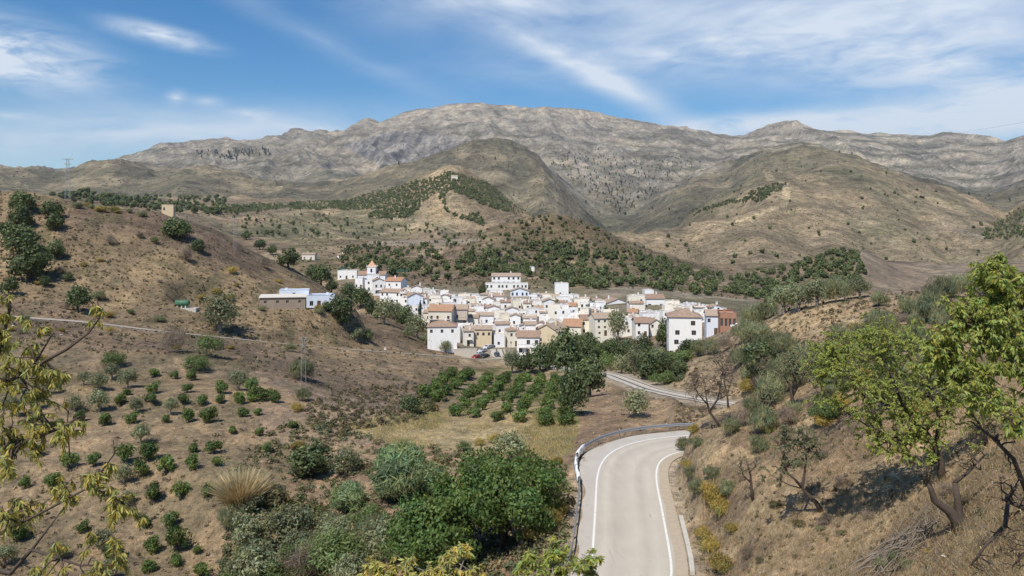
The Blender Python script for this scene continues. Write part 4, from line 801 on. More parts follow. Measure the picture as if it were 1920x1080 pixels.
# right edge, close
almond('almond_tree', 'bright green almond tree at the right edge with drooping leaves', W3(2140, 1250, 11.5), [([(2140,1250,11.5),(2110,1010,11.5),(2060,860,11.5),(2000,750,11.5),(1930,700,11.5),(1860,700,11.5),(1800,690,11.5),(1770,670,11.5)], .11, .012), ([(2000,750,11.5),(1960,640,11.5),(1900,570,11.5),(1870,520,11.5),(1868,485,11.5)], .06, .01), ([(1930,700,11.5),(1880,640,11.4),(1820,610,11.4),(1780,590,11.4)], .035, .008), ([(2060,860,11.5),(1960,790,11.3),(1900,790,11.3),(1850,760,11.3)], .035, .008)],
       [(1870,530,11.5,46,12,110), (1905,590,11.5,58,14,150), (1840,600,11.4,52,12,130), (1790,640,11.4,52,12,120), (1860,650,11.4,52,12,120), (1760,690,11.4,44,9,80), (1905,660,11.4,52,11,110), (1800,710,11.4,42,9,74), (1872,505,11.5,28,6,44), (1910,530,11.5,36,7,64), (1815,575,11.5,34,7,50), (1845,720,11.4,44,8,56), (1850,770,11.3,34,6,18), (1905,800,11.3,40,7,24), (1840,560,11.5,30,6,30), (1745,640,11.4,26,5,18), (1920,740,11.4,36,6,16)],
       (.092, .024), L_alm, 504, M_bark, per=20, r_twig=.006, droop=.8)
# mid almond behind it
xb, yb, zb = pick(1764, 902, 15, 70); Ym = yb
almond('almond_tree', 'wide yellow-green almond tree in the middle of the right bank', W3(1764, 905, Ym), [([(1766,912,Ym),(1764,870,Ym),(1756,840,Ym),(1735,810,Ym),(1700,780,Ym),(1650,750,Ym),(1600,715,Ym),(1570,690,Ym)], .16, .02), ([(1756,840,Ym),(1760,780,Ym),(1740,720,Ym),(1710,660,Ym)], .09, .015), ([(1735,810,Ym),(1680,820,Ym),(1630,800,Ym),(1580,770,Ym)], .07, .015), ([(1700,780,Ym),(1670,700,Ym),(1640,650,Ym)], .06, .012)],
       [(1660,770,Ym,74,14,130), (1590,700,Ym,64,13,110), (1715,700,Ym,66,12,120), (1640,650,Ym,58,11,90), (1545,720,Ym,44,8,50), (1765,720,Ym,50,9,60), (1750,770,Ym,56,10,60), (1680,830,Ym,50,9,50), (1555,670,Ym,48,8,60), (1590,640,Ym,40,7,44), (1740,835,Ym,48,8,60), (1690,815,Ym,50,8,70), (1640,815,Ym,44,7,44), (1600,770,Ym,44,8,36), (1700,630,Ym,40,7,34), (1550,740,Ym,30,5,18)],
       (.095, .035), L_alm, 505, M_bark, per=66, r_twig=.010, sag=.2, droop=.35, k=Ym / 28)
xb, yb, zb = pick(1541, 958, 15, 80); Yn = yb
almond('almond_tree', 'small leaning almond tree with forked dark trunk on the right bank', W3(1541, 958, Yn), [([(1543,964,Yn),(1530,942,Yn),(1512,925,Yn),(1504,915,Yn),(1508,890,Yn),(1512,860,Yn),(1508,830,Yn)], .13, .03), ([(1504,915,Yn),(1490,898,Yn),(1476,888,Yn),(1470,860,Yn),(1462,835,Yn)], .07, .02), ([(1500,915,Yn),(1482,910,Yn),(1462,900,Yn),(1445,890,Yn)], .04, .015)],
       [(1490,840,Yn,44,10,46), (1515,830,Yn,36,8,36), (1460,850,Yn,36,8,34), (1450,895,Yn,28,6,22), (1500,795,Yn,34,7,26), (1535,850,Yn,28,6,18), (1475,800,Yn,30,5,18)], (.085, .032), L_broom, 506, M_bark, per=80, r_twig=.012, droop=.2, k=Yn / 37)
for lab, bx, by_, zs, lf, sd in (('leafy green almond tree behind the wide one on the right bank', 1640, 790, [(1600,665,60,10,80), (1660,640,56,10,76), (1645,715,58,10,80), (1560,690,44,8,44), (1700,690,50,8,54)], L_alm, 521),
        ('almond tree half hidden behind the bright one at the right edge', 1850, 835, [(1835,735,54,9,70), (1785,745,52,9,66), (1885,770,50,8,54), (1820,800,44,7,40)], L_alm, 522), ('small grey-green almond on the slope above the road bend', 1490, 775, [(1470,705,44,9,56), (1512,695,42,8,50), (1490,670,36,7,36)], L_broom, 523), ('small leafy almond left of the leaning one on the bank', 1440, 800, [(1430,755,34,8,40), (1455,745,30,7,34)], L_broom, 524)):
    xb, yb, zb = pick(bx, by_, 30, 110); z0_ = zs[0]; k_ = yb / 40
    almond('almond_tree', lab, W3(bx, by_, yb), [([(bx, by_ + 5, yb), (bx - 4, by_ - 25, yb), (bx - 8, by_ - 50, yb), (z0_[0], z0_[1], yb)], .14, .02)] + [([(bx - 5, by_ - 30, yb), ((bx + z_[0]) / 2, (by_ - 30 + z_[1]) / 2 - 6, yb), (z_[0], z_[1], yb)], .07, .015) for z_ in zs[1:]], [(z_[0], z_[1], yb, z_[2], z_[3], z_[4]) for z_ in zs], (.092, .034), lf, sd, M_bark, per=56, r_twig=.010, sag=.2, droop=.35, k=k_)
xb, yb, zb = pick(1352, 800, 40, 120); Yp = yb
almond('bare_almond', 'leafless brown almond tree above the road bend', W3(1352, 800, Yp), [([(1353,804,Yp),(1342,788,Yp),(1330,772,Yp),(1326,755,Yp),(1322,730,Yp)], .16, .05), ([(1330,772,Yp),(1345,750,Yp),(1352,720,Yp),(1355,690,Yp)], .10, .03), ([(1328,760,Yp),(1310,740,Yp),(1300,720,Yp)], .08, .03)],
       [(1325,720,Yp,40,16,90), (1350,700,Yp,38,14,80), (1300,730,Yp,30,10,50), (1335,685,Yp,34,10,56), (1365,735,Yp,26,8,36)], (.10, .03), L_brown, 507, M_bark, per=14, r_twig=.018, droop=.1)
xb, yb, zb = pick(1366, 765, 60, 140); Yp2 = yb
almond('bare_almond', 'thin leafless tree just right of the brown almond above the bend', W3(1366, 768, Yp2), [([(1366,772,Yp2),(1364,745,Yp2),(1358,715,Yp2),(1362,680,Yp2)], .12, .03)], [(1362,690,Yp2,30,10,40), (1375,660,Yp2,26,8,30)], (.1, .03), L_brown, 508, M_bark, per=4, r_twig=.02, droop=.1)
xb, yb, zb = pick(1411, 938, 20, 80); Yq = yb
almond('bare_almond', 'little crooked leafless tree on the bank beside the road', W3(1411, 938, Yq), [([(1412,942,Yq),(1409,915,Yq),(1407,890,Yq),(1402,872,Yq)], .10, .03), ([(1408,905,Yq),(1394,892,Yq),(1388,876,Yq)], .05, .02), ([(1406,885,Yq),(1418,872,Yq)], .04, .02)],
       [(1400,870,Yq,28,9,26), (1420,865,Yq,24,6,18), (1385,875,Yq,22,6,16)], (.10, .03), L_broom, 509, M_bark, per=5, r_twig=.012, droop=.1, k=Yq / 42)
xb, yb, zb = pick(1795, 992, 10, 60); Yr = yb
almond('pruned_almond', 'pruned old almond stump with two cut limbs at the lower right', W3(1795, 990, Yr), [([(1797,1000,Yr),(1793,975,Yr),(1780,958,Yr),(1765,948,Yr),(1752,938,Yr),(1746,918,Yr),(1740,905,Yr)], .19, .06), ([(1797,998,Yr),(1800,970,Yr),(1796,940,Yr),(1790,905,Yr)], .17, .075), ([(1790,905,Yr),(1812,888,Yr),(1830,870,Yr),(1850,850,Yr)], .06, .02)],
       [(1735,880,Yr,30,8,22), (1830,860,Yr,40,9,26), (1800,870,Yr,26,6,14)], (.07, .02), L_straw, 510, M_bark, per=3, r_twig=.008, droop=.2, k=Yr / 23)
almond('bare_almond', 'dark leafless almond branches at the bottom right corner', W3(2080, 1180, 12.5), [([(2080,1180,12.5),(2000,1020,12.5),(1940,960,12.5),(1890,940,12.5),(1885,985,12.4),(1850,1020,12.4),(1820,1060,12.4)], .08, .012), ([(1940,960,12.5),(1900,860,12.4),(1860,820,12.4),(1820,790,12.4)], .045, .012), ([(2000,1020,12.5),(1930,1030,12.3),(1900,1060,12.3)], .04, .012), ([(1890,940,12.5),(1910,900,12.4)], .03, .01)],
       [(1890,1010,12.4,50,12,34), (1850,1050,12.4,36,8,22), (1900,900,12.4,46,10,26), (1870,830,12.4,40,9,22), (1910,1060,12.3,36,8,20)], (.06, .018), L_straw, 511, M_bark, per=1, r_twig=.007, droop=.2)
# pile of cut branches on the bank
xb, yb, zb = pick(1690, 1030, 10, 60); mb = MB(); q_ = random.Random(9)
for i in range(170):
    a = q_.gauss(math.pi, 1.0) if q_.random() < .75 else q_.uniform(0, 6.28); ln = q_.uniform(.8, 2.6); s0 = Vector((xb + q_.gauss(.35, .55), yb + q_.gauss(0, .7), 0)); s0.z = ground(s0.x, s0.y) + q_.uniform(.02, .3)
    e = s0 + Vector((math.cos(a) * ln, math.sin(a) * ln * .7, 0)); e.z = ground(e.x, e.y) + q_.uniform(.02, .75); m = s0.lerp(e, .5) + Vector((q_.gauss(0, .1), q_.gauss(0, .1), q_.uniform(0, .22)))
    r0 = q_.choice([.045, .022, .016, .012]); mb.tube([s0, m, e], [r0, r0 * .7, r0 * .3], 4, False)
o = link('branch_pile', mb.mesh('branch_pile', M_dead, True), label='heap of cut grey branches lying on the dry bank', category='branches')
# pale stones lying on the ground
M_stone = mat_plain('stone', (.60, .56, .50), .9, .2, 6, bump=.3)
def stone_mesh(seed):
    r = np.random.default_rng(seed); import bmesh
    bm = bmesh.new(); bmesh.ops.create_icosphere(bm, subdivisions=1, radius=1)
    for v in bm.verts: v.co *= r.uniform(.7, 1.2); v.co.z *= .6
    me = bpy.data.meshes.new('stone'); bm.to_mesh(me); bm.free(); me.materials.append(M_stone); return me
ST = [stone_mesh(i) for i in range(4)]
for i, (px, py, wd, lab) in enumerate([(1770,1045,12,'white stone on the bank below the pruned almond'), (1350,912,9,'white stone beside a golden shrub on the bank'), (720,797,8,'small white stone at the edge of the dry field'), (24,612,10,'pale boulder below the lane at the left edge'), (115,628,6,'small pale rock on the left slope'), (83,625,5,'tiny pale rock left of another on the slope')]):
    x, y, z = pick(px, py, 10); link('stone', ST[i % 4], None, (x, y, z + .02), (0, 0, i), wd * y / F / 2, label=lab, category='stone')

# ------------------------------------------------------------------ ground cover nobody could count
VIS = np.zeros_like(TZ); hor = np.minimum.accumulate(PYG, axis=0); VIS[:-1] = np.maximum(hor[:-1] - hor[1:], 0)
VIS *= np.gradient(cols)[None, :] * ((PXG > -250) & (PXG < 2170)) * (PYG < 1120)
def sites(mask, n, seed):
    p = (VIS * mask).ravel(); p = p / p.sum(); r = np.random.default_rng(seed); i = r.choice(p.size, n, p=p); rr, cc_ = np.unravel_index(i, TZ.shape); rr = np.minimum(rr, NR - 2); cc_ = np.minimum(cc_, NC - 2)
    u = r.random(n); v = r.random(n)
    def bl(A): return (A[rr, cc_] * (1 - u) + A[rr + 1, cc_] * u) * (1 - v) + (A[rr, cc_ + 1] * (1 - u) + A[rr + 1, cc_ + 1] * u) * v
    return np.stack([bl(TX), bl(TY), bl(TZ)], 1)
def grass(name, mask, n, h, wd, mat, label, seed, per=4, spread=.12):
    P = sites(mask, n, seed); r = np.random.default_rng(seed); P = np.repeat(P, per, 0); m = len(P)
    P = P + r.standard_normal((m, 3)) * np.array([spread, spread, 0]); P[:, 2] -= .04
    d = unit(r.standard_normal((m, 3)) * .5 + np.array([0, 0, 1])); L = h * r.uniform(.4, 1.2, m)[:, None]; sd_ = unit(np.cross(d, r.standard_normal((m, 3)))) * wd * .5
    tip = P + d * L; tip[:, :2] += r.standard_normal((m, 2)) * h * .15
    V = np.stack([P - sd_, P + sd_, tip], 1).reshape(-1, 3); k = (1 + .25 * r.standard_normal(m)).clip(.4, 1.7); hh = .1 * r.standard_normal(m)
    link(name, mesh_np(name, V, np.arange(m * 3).reshape(m, 3), np.repeat(np.stack([k * (1 + hh), k, k * (1 - hh)], 1), 3, 0), False, [mat]), kind='stuff', label=label)
def scrub(name, mask, n, s0, s1, mat, label, seed, quads=9, hk=.7, cols_=((1, 1, 1),), sy=0.0, lz=.8):
    P = sites(mask, n, seed); r = np.random.default_rng(seed + 1); s = np.exp(r.uniform(np.log(s0), np.log(s1), n)) * (1 + sy * P[:, 1])
    m = n * quads; i = np.repeat(np.arange(n), quads); d = unit(r.standard_normal((m, 3))); d[:, 2] = np.abs(d[:, 2])
    c = P[i] + d * s[i][:, None] * np.array([.75, .75, hk]) * r.uniform(.4, 1, (m, 1)); nrm = unit(d + .6 * r.standard_normal((m, 3))); t = unit(np.cross(nrm, r.standard_normal((m, 3)))); b = np.cross(nrm, t)
    V, Q = leaf_quads(c, t, b, s[i] * lz * 1.2, s[i] * lz * .8); k = (1 + .2 * r.standard_normal(n)).clip(.5, 1.6)[i] * (1 + .15 * r.standard_normal(m)).clip(.5, 1.6); cl_ = np.array(cols_)[r.integers(0, len(cols_), n)][i]
    link(name, mesh_np(name, V, Q, np.repeat(cl_ * k[:, None], 4, 0), False, [mat]), kind='stuff', label=label)
L_neu = mat_leaf('scrub', (1, 1, 1), .15, .8, 0.0, (1, 1, 1, 1))
off_road = (D_MAIN > 4.6) & (D_SIDE > 2.6)
bankm = (PXG > 1262) & (TY < 130) & off_road
grass('dry_grass', bankm, 32000, .32, .02, L_straw, 'dry straw grass all over the right bank', 601, 4, .14)
grass('dry_grass', (TY > 45) & (TY < 150) & (PXG < 1262) & off_road, 14000, .30, .03, L_straw, 'dry grass between the orchard trees and in the gully', 602, 3, .3)
grass('verge_weeds', (D_MAIN > 3.5) & (D_MAIN < 5.6) & (TY > 45) & (TY < 110) & (PXG < 1300), 2200, .22, .025, L_straw, 'dry weeds along the edges of the road', 604, 4, .15)
fieldm = fld & off_road
grass('field_grass', fieldm * sstep(n_b, .25, .6), 5200, .5, .045, mat_leaf('leaf_field', (.36, .285, .13), .3), 'tall golden grass of the dry field', 603, 4, .4)
grass('straw_tufts', bankm, 2600, .55, .022, L_straw, 'clumps of tall dry grass on the right bank', 605, 16, .13)
grass('straw_tufts', (TY > 45) & (TY < 260) & (PXG < 1262) & off_road & ~fld, 2200, .6, .04, L_straw, 'clumps of dry grass on the slopes left of the road', 606, 12, .22)
def pebbles(name, mask, n, s0, s1, mat, label, seed):
    P = sites(mask, n, seed); r = np.random.default_rng(seed); s = np.exp(r.uniform(np.log(s0), np.log(s1), n)); O = np.array([(1,0,0),(-1,0,0),(0,1,0),(0,-1,0),(0,0,.7),(0,0,-.7)], float); Fo = np.array([(0,2,4),(2,1,4),(1,3,4),(3,0,4),(2,0,5),(1,2,5),(3,1,5),(0,3,5)])
    a = r.uniform(0, 6.28, n); ca, sa = np.cos(a)[:, None], np.sin(a)[:, None]; Oj = O[None] * r.uniform(.6, 1.3, (n, 6, 1)); V = np.stack([Oj[..., 0] * ca - Oj[..., 1] * sa, Oj[..., 0] * sa + Oj[..., 1] * ca, Oj[..., 2]], -1) * s[:, None, None] + P[:, None]
    link(name, mesh_np(name, V.reshape(-1, 3), (np.arange(n)[:, None, None] * 6 + Fo[None]).reshape(-1, 3), None, False, [mat]), kind='stuff', label=label)
pebbles('loose_stones', bankm, 1300, .03, .14, mat_plain('bank_stone', (.36, .30, .23), .95, .3, 5), 'loose stones lying on the right bank', 607)
pebbles('loose_stones', (TY > 45) & (TY < 260) & (PXG < 1262) & off_road, 900, .06, .25, mat_plain('slope_stone', (.40, .33, .26), .95, .3, 5), 'loose stones on the slopes left of the road', 608)
pebbles('gravel', (D_MAIN > 2.9) & (D_MAIN < 4.6) & (TY > 45) & (TY < 100) & (PXG < 1330), 1500, .012, .04, M_stone, 'gravel spilled along the road edges', 609)
SC = ((.17, .13, .085), (.12, .105, .05), (.24, .185, .09), (.15, .115, .08), (.28, .21, .12), (.10, .095, .045))
scrub('low_scrub', bankm, 1500, .10, .32, L_neu, 'low dry tufts on the right bank', 611, 30, .8, SC, lz=.4)
scrub('low_scrub', (TY > 150) & (TY < 345) & (PXG < 860) & off_road, 5200, .22, .8, L_neu, 'low brown scrub over the left hill', 612, 14, .8, SC, lz=.55)
scrub('low_scrub', (TY > 45) & (TY < 200) & (PXG < 1262) & off_road & ~fld, 1900, .15, .5, L_neu, 'small weeds and tufts on the orchard slope', 613, 16, .7, SC, lz=.5)
scrub('low_scrub', (TY > 95) & (TY < 262) & (PXG > 1262) & off_road, 2600, .2, .8, L_neu, 'low scrub on the right-hand knoll', 614, 14, .8, SC, lz=.5)
gul = inpoly([(520,800),(640,780),(720,830),(900,850),(1040,880),(1075,900),(1060,1100),(400,1100),(430,900)]) & (TY > 48) & (TY < 125) & off_road & ~fld
scrub('undergrowth', gul, 1500, .3, 1.0, L_neu, 'tangled undergrowth filling the gully', 615, 50, .8, lz=.3, cols_=((.13, .13, .06), (.10, .11, .045), (.16, .14, .075), (.19, .155, .08), (.12, .135, .07)))
scrub('undergrowth', inpoly([(560,770),(640,730),(760,720),(820,740),(800,790),(700,800),(620,810)]) & (TY > 95) & (TY < 200), 500, .35, .9, L_neu, 'brown thicket on the bank above the field', 616, 36, .8, lz=.34, cols_=((.15, .115, .07), (.12, .10, .055), (.11, .11, .05)))
wood = inpoly([(955,690),(1040,650),(1130,640),(1260,650),(1300,660),(1275,720),(1200,720),(1130,695),(1080,690)]) & (TY > 150) & (TY < 310) & off_road
scrub('undergrowth', wood, 900, .5, 1.6, L_neu, 'green undergrowth in the dip below the village', 617, 24, .9, lz=.5, cols_=((.085, .095, .04), (.11, .12, .05), (.15, .125, .065), (.07, .085, .035)))
ter = (TY > 440) & (TY < 800) & (PXG > 560) & (PXG < 1460)
scrub('terrace_scrub', ter, 2600, .5, 1.7, L_neu, 'scrub growing on the terraces behind the village', 618, 9, .8, ((.085, .095, .04), (.12, .105, .055), (.16, .125, .075), (.07, .075, .035), (.2, .16, .1)))
hillm = (TY > 860) & (TY < 2400)
scrub('hill_scrub', hillm, 3600, .9, 2.2, L_neu, 'scattered scrub dotting the foothills', 619, 7, .8, ((.11, .105, .055), (.15, .125, .075), (.085, .09, .045), (.2, .165, .105)))
scrub('mountain_scrub', (TY > 2400) & (TY < 6500), 1500, 3, 6, L_neu, 'dark scrub speckling the mountain slopes', 620, 7, .7, ((.11, .11, .075), (.085, .095, .06), (.15, .14, .105)))

# ------------------------------------------------------------------ trees behind the village and on the hills
def wood_of(kind, name, mask, n, s0, s1, label, group, seed, n_obj=300, hk=1.0, stuff=0, slabel=None):
    P = sites(mask, n, seed); r = np.random.default_rng(seed + 5); s = r.uniform(s0, s1, n); P_ = PROTO[kind]
    app = s / P[:, 1]; order = np.argsort(-app)
    for j in order[:n_obj]:
        link(name, random.choice(P_)[0][1], None, (P[j, 0], P[j, 1], P[j, 2] - .08 * s[j]), (0, 0, random.uniform(0, 6.28)), (s[j], s[j], s[j] * hk * random.uniform(.85, 1.15)), label=label, category='tree', group=group)
    rest = order[n_obj:]
    if len(rest):
        me = P_[0][0][1]; src = np.zeros(len(me.vertices) * 3); me.vertices.foreach_get('co', src); src = src.reshape(-1, 4, 3)
        sub = src[r.choice(len(src), 34, replace=False)]; ctr = sub.mean(1, keepdims=True); sub = (sub - ctr) * 1.9 + ctr
        V = sub[None] * (s[rest][:, None, None, None] * np.array([1, 1, hk])) + P[rest][:, None, None, :]; V = V.reshape(-1, 3); m = len(V) // 4
        k = (1 + .2 * r.standard_normal(len(rest))).clip(.5, 1.5); k = np.repeat(k, 34) * (1 + .15 * r.standard_normal(m)); col = np.repeat(np.stack([k, k, k], 1), 4, 0)
        link(name + '_wood', mesh_np(name, V, np.arange(m * 4).reshape(m, 4), col, False, [me.materials[0]]), kind='stuff', label=slabel or label)
t1 = inpoly([(640,470),(700,455),(800,450),(880,462),(900,480),(905,540),(840,540),(760,522),(640,505)]) & (TY > 462) & (TY < 860)
t2 = inpoly([(870,470),(960,455),(1080,462),(1200,478),(1300,505),(1390,530),(1400,575),(1300,570),(1200,555),(1060,540),(1000,520),(880,520)]) & (TY > 432) & (TY < 800)
sparse = n_c > .46
wood_of('far_tree', 'terrace_tree', t1 * (1 + 2 * sparse), 210, 1.4, 3.2, 'dark tree on the terraces above the church', 'trees on the left terraces', 631, 95)
wood_of('far_tree', 'terrace_tree', t2 * (1 + 4 * sparse), 700, 1.4, 3.4, 'dark green tree on the slope right behind the village', 'trees on the right terraces', 632, 200)
t2b = inpoly([(860,470),(880,448),(960,418),(1030,404),(1090,416),(1200,462),(1300,500),(1180,490),(1000,470)]) & (TY > 550) & (TY < 790)
wood_of('far_tree', 'terrace_scrub_tree', t2b, 170, .9, 2.2, 'small dark tree on the brown terraced hill behind the village', 'trees on the brown terraced hill', 642, 90)
t3 = inpoly([(1380,520),(1440,485),(1500,468),(1605,463),(1622,520),(1560,560),(1440,580),(1370,575)]) & (TY > 415) & (TY < 720)
wood_of('far_tree', 'forest_tree', t3, 300, 1.9, 3.3, 'rounded green tree in the dense grove right of the village', 'grove right of the village', 633)
hilltop = inpoly([(640,378),(720,356),(800,336),(850,326),(900,338),(1000,378),(1040,392),(1010,404),(930,395),(850,362),(836,356),(836,400),(880,412),(900,402),(905,425),(850,408),(812,358),(790,395),(760,412),(690,410),(690,402),(730,395),(560,392),(420,402),(425,386),(560,380)]) & (TY > 1150) & (TY < 1850)
wood_of('far_tree', 'hill_tree', hilltop, 3400, 1.7, 3.0, 'green tree in the plantation over the rounded hill', 'plantation on the rounded hill', 634, 150, slabel='green plantation covering the rounded hill')
t5 = inpoly([(420,400),(640,400),(700,440),(640,470),(500,450),(430,430)]) & (TY > 850) & (TY < 1700) | inpoly([(690,412),(800,420),(880,440),(860,450),(700,445)]) & (TY > 850) & (TY < 1500)
wood_of('far_tree', 'hill_tree', t5, 170, 1.8, 3.4, 'single dark tree on the brown slope left of the rounded hill', 'scattered trees left of the rounded hill', 635, 60)
t6 = inpoly([(1385,382),(1400,366),(1440,346),(1470,344),(1462,362),(1400,386)]) & (TY > 1200) & (TY < 1900) | inpoly([(1290,402),(1390,376),(1392,382),(1295,406)]) & (TY > 1100) & (TY < 1900)
wood_of('far_tree', 'hill_tree', t6, 330, 2.0, 3.2, 'green tree in the patch on the shoulder of the right hill', 'trees on the right hill shoulder', 636, 45)
t7 = inpoly([(1840,440),(1870,415),(1925,385),(1925,450),(1850,452)]) & (TY > 950) & (TY < 1750)
wood_of('far_tree', 'hill_tree', t7, 260, 2.0, 3.4, 'green tree on the wooded slope at the right edge', 'trees at the right edge', 637, 45)
wood_of('far_tree', 'hill_shrub', (TY > 900) & (TY < 1900) & (PXG > 1150), 90, 2.2, 4.2, 'dark round bush dotted on the bare right hill', 'bushes on the right hill', 638)
gully = inpoly([(1020,290),(1100,280),(1180,300),(1250,290),(1330,300),(1250,340),(1200,390),(1160,410),(1110,370),(1060,330)]) & (TY > 2300)
wood_of('pine_tree', 'pine_tree', gully * 1.0 + .02 * ((PXG > 600) & (TY > 2600) & (TY < 5600)), 520, 4, 9, 'dark pine in the steep gully of the mountain', 'pines in the mountain gully', 639, 220, .8, slabel='dark pines spread over the mountain slopes')
t8 = inpoly([(0,356),(60,355),(130,356),(240,362),(420,372),(420,402),(300,398),(0,375)]) & (TY > 800) & (TY < 2300)
wood_of('far_tree', 'valley_tree', t8, 260, 3.5, 6.5, 'dark tree in the far valley behind the left hill', 'trees in the far left valley', 640)
wood_of('pine_tree', 'pine_tree', inpoly([(360,290),(500,278),(520,292),(420,300),(370,300)]) & (TY > 4000), 60, 9, 14, 'dark pine on the far left mountain', 'pines on the far left mountain', 641, 300, .8)
# ------------------------------------------------------------------ village
def mat_wall(name, white, cream, share, rough=.9):
    """lime-washed stucco: each house takes its own shade; rain streaks and patches"""
    m, g, b, o = mat_new(name); oi = g.n('ShaderNodeObjectInfo'); geo = g.n('ShaderNodeNewGeometry'); P = geo.outputs['Position']
    c = g.mix(g.ramp(oi.outputs['Random'], 1 - share - .12, 1 - share + .12), white, cream)
    st = g.n('ShaderNodeMapping'); st.inputs['Scale'].default_value = (1.2, 1.2, .22); g.link(P, st.inputs[0])
    n = g.noise(st.outputs[0], .9, 3, .6); c = g.mix(g.m('MULTIPLY', g.ramp(n, .5, .78), .32), c, (.46, .40, .32))
    g.link(c, b.inputs['Base Color']); b.inputs['Roughness'].default_value = rough; return m
M_wall = mat_wall('wall_white', (.82, .80, .76), (.80, .74, .62), .22); M_pure = mat_wall('wall_bright', (.82, .81, .79), (.80, .78, .74), .3)
M_blue = mat_wall('wall_bluish', (.70, .75, .83), (.68, .73, .82), .3); M_cream = mat_wall('wall_cream', (.79, .73, .60), (.80, .76, .66), .4)
M_ochre = mat_wall('wall_ochre', (.68, .55, .37), (.66, .56, .40), .4); M_rust = mat_wall('wall_rust', (.36, .19, .125), (.36, .20, .135), .3); M_tan = mat_wall('wall_tan', (.54, .46, .38), (.52, .44, .36), .4); M_pale = mat_wall('wall_pale', (.70, .63, .53), (.68, .61, .52), .4)
def mat_tile(name, colr, alt):
    m, g, b, o = mat_new(name); oi = g.n('ShaderNodeObjectInfo'); geo = g.n('ShaderNodeNewGeometry'); tc = g.n('ShaderNodeTexCoord')
    wv = g.n('ShaderNodeTexWave'); wv.inputs['Scale'].default_value = 1.3; wv.inputs['Distortion'].default_value = .6; g.link(tc.outputs['Object'], wv.inputs[0])
    n = g.noise(geo.outputs['Position'], 1.1, 3, .65); c = g.mix(oi.outputs['Random'], colr, alt); c = g.mix(g.ramp(n, .4, .7), c, g.mix(1.0, c, (.72, .74, .76), 'MULTIPLY'))
    c = g.mix(g.m('MULTIPLY', wv.outputs['Fac'], .3), c, (.20, .12, .08)); g.link(c, b.inputs['Base Color']); b.inputs['Roughness'].default_value = .9
    bp = g.n('ShaderNodeBump'); bp.inputs['Strength'].default_value = .6; bp.inputs['Distance'].default_value = .08; g.link(wv.outputs['Fac'], bp.inputs['Height']); g.link(bp.outputs[0], b.inputs['Normal']); return m
M_tile = mat_tile('roof_tile', (.36, .235, .165), (.50, .39, .29)); M_tileo = mat_tile('roof_tile_orange', (.48, .25, .14), (.48, .28, .17)); M_flat = mat_plain('roof_terrace', (.46, .34, .26), .9, .2, .8, rnd=.2)
M_glass = mat_plain('window_glass', (.035, .038, .042), .25, .2, 1, spec=.5); M_wood = mat_plain('door_wood', (.13, .075, .04), .7, .2, 3); M_iron = mat_plain('iron_railing', (.05, .05, .055), .6, .1, 3); M_frame = mat_plain('window_frame', (.32, .28, .24), .7, .15, 3)
WIN = {}
def win_mesh(w_, h_, kind='window'):
    key = (round(w_, 2), round(h_, 2), kind)
    if key not in WIN:
        mb = MB(); f = .07
        if kind == 'door': me = mb.box(-w_/2, w_/2, -.02, .03, 0, h_).box(-w_*.38, -w_*.06, -.04, -.021, h_*.12, h_*.9).box(w_*.06, w_*.38, -.04, -.021, h_*.12, h_*.9).mesh('door', M_wood)
        else:
            mb.box(-w_/2, w_/2, .02, .04, 0, h_)
            nb = 6
            mb.box(-w_/2, -w_/2+f, -.03, .019, 0, h_).box(w_/2-f, w_/2, -.03, .019, 0, h_).box(-w_/2+f, w_/2-f, -.03, .019, 0, f).box(-w_/2+f, w_/2-f, -.03, .019, h_-f, h_).box(-.025, .025, -.02, .019, f, h_-f)
            me = mb.mesh('window', M_glass); me.materials.append(M_frame); me.polygons.foreach_set('material_index', [0] * nb + [1] * (len(me.polygons) - nb))
        WIN[key] = me
    return WIN[key]
FACES = {'front': (0, -1), 'right': (1, 0), 'back': (0, 1), 'left': (-1, 0)}
def wall_shell(W, D, H, openings, dep=-5.0, gable=None, rise=0, parapet=0):
    """four walls with recessed openings; openings[face] = [(u0,u1,z0,z1)] measured from the face centre"""
    mb = MB()
    for fc, (nx, ny) in FACES.items():
        L = W if ny else D; off = (D if ny else W) / 2; n = Vector((nx, ny, 0)); u = Vector((-ny, nx, 0))
        def pt(a, z, inn=0.0): return tuple(n * (off - inn) + u * a + Vector((0, 0, z)))
        ops = openings.get(fc, []); us = sorted({-L/2, L/2} | {v for o_ in ops for v in o_[:2]}); zs = sorted({dep, H + parapet} | {v for o_ in ops for v in o_[2:]})
        for i in range(len(us) - 1):
            for j in range(len(zs) - 1):
                cu, cz = (us[i] + us[i+1]) / 2, (zs[j] + zs[j+1]) / 2
                if any(o_[0] < cu < o_[1] and o_[2] < cz < o_[3] for o_ in ops): continue
                mb.quad(pt(us[i], zs[j]), pt(us[i+1], zs[j]), pt(us[i+1], zs[j+1]), pt(us[i], zs[j+1]))
        for (a0, a1, z0, z1) in ops:
            d = .22
            for (p, q_) in (((a0, z0), (a1, z0)), ((a1, z0), (a1, z1)), ((a1, z1), (a0, z1)), ((a0, z1), (a0, z0))):
                mb.quad(pt(*p), pt(*q_), pt(*q_, d), pt(*p, d))
        if gable == 'x' and not ny: mb.add([pt(-L/2, H), pt(L/2, H), pt(0, H + rise)], [(0, 1, 2)])
        if gable == 'y' and ny: mb.add([pt(-L/2, H), pt(L/2, H), pt(0, H + rise)], [(0, 1, 2)])
    return mb
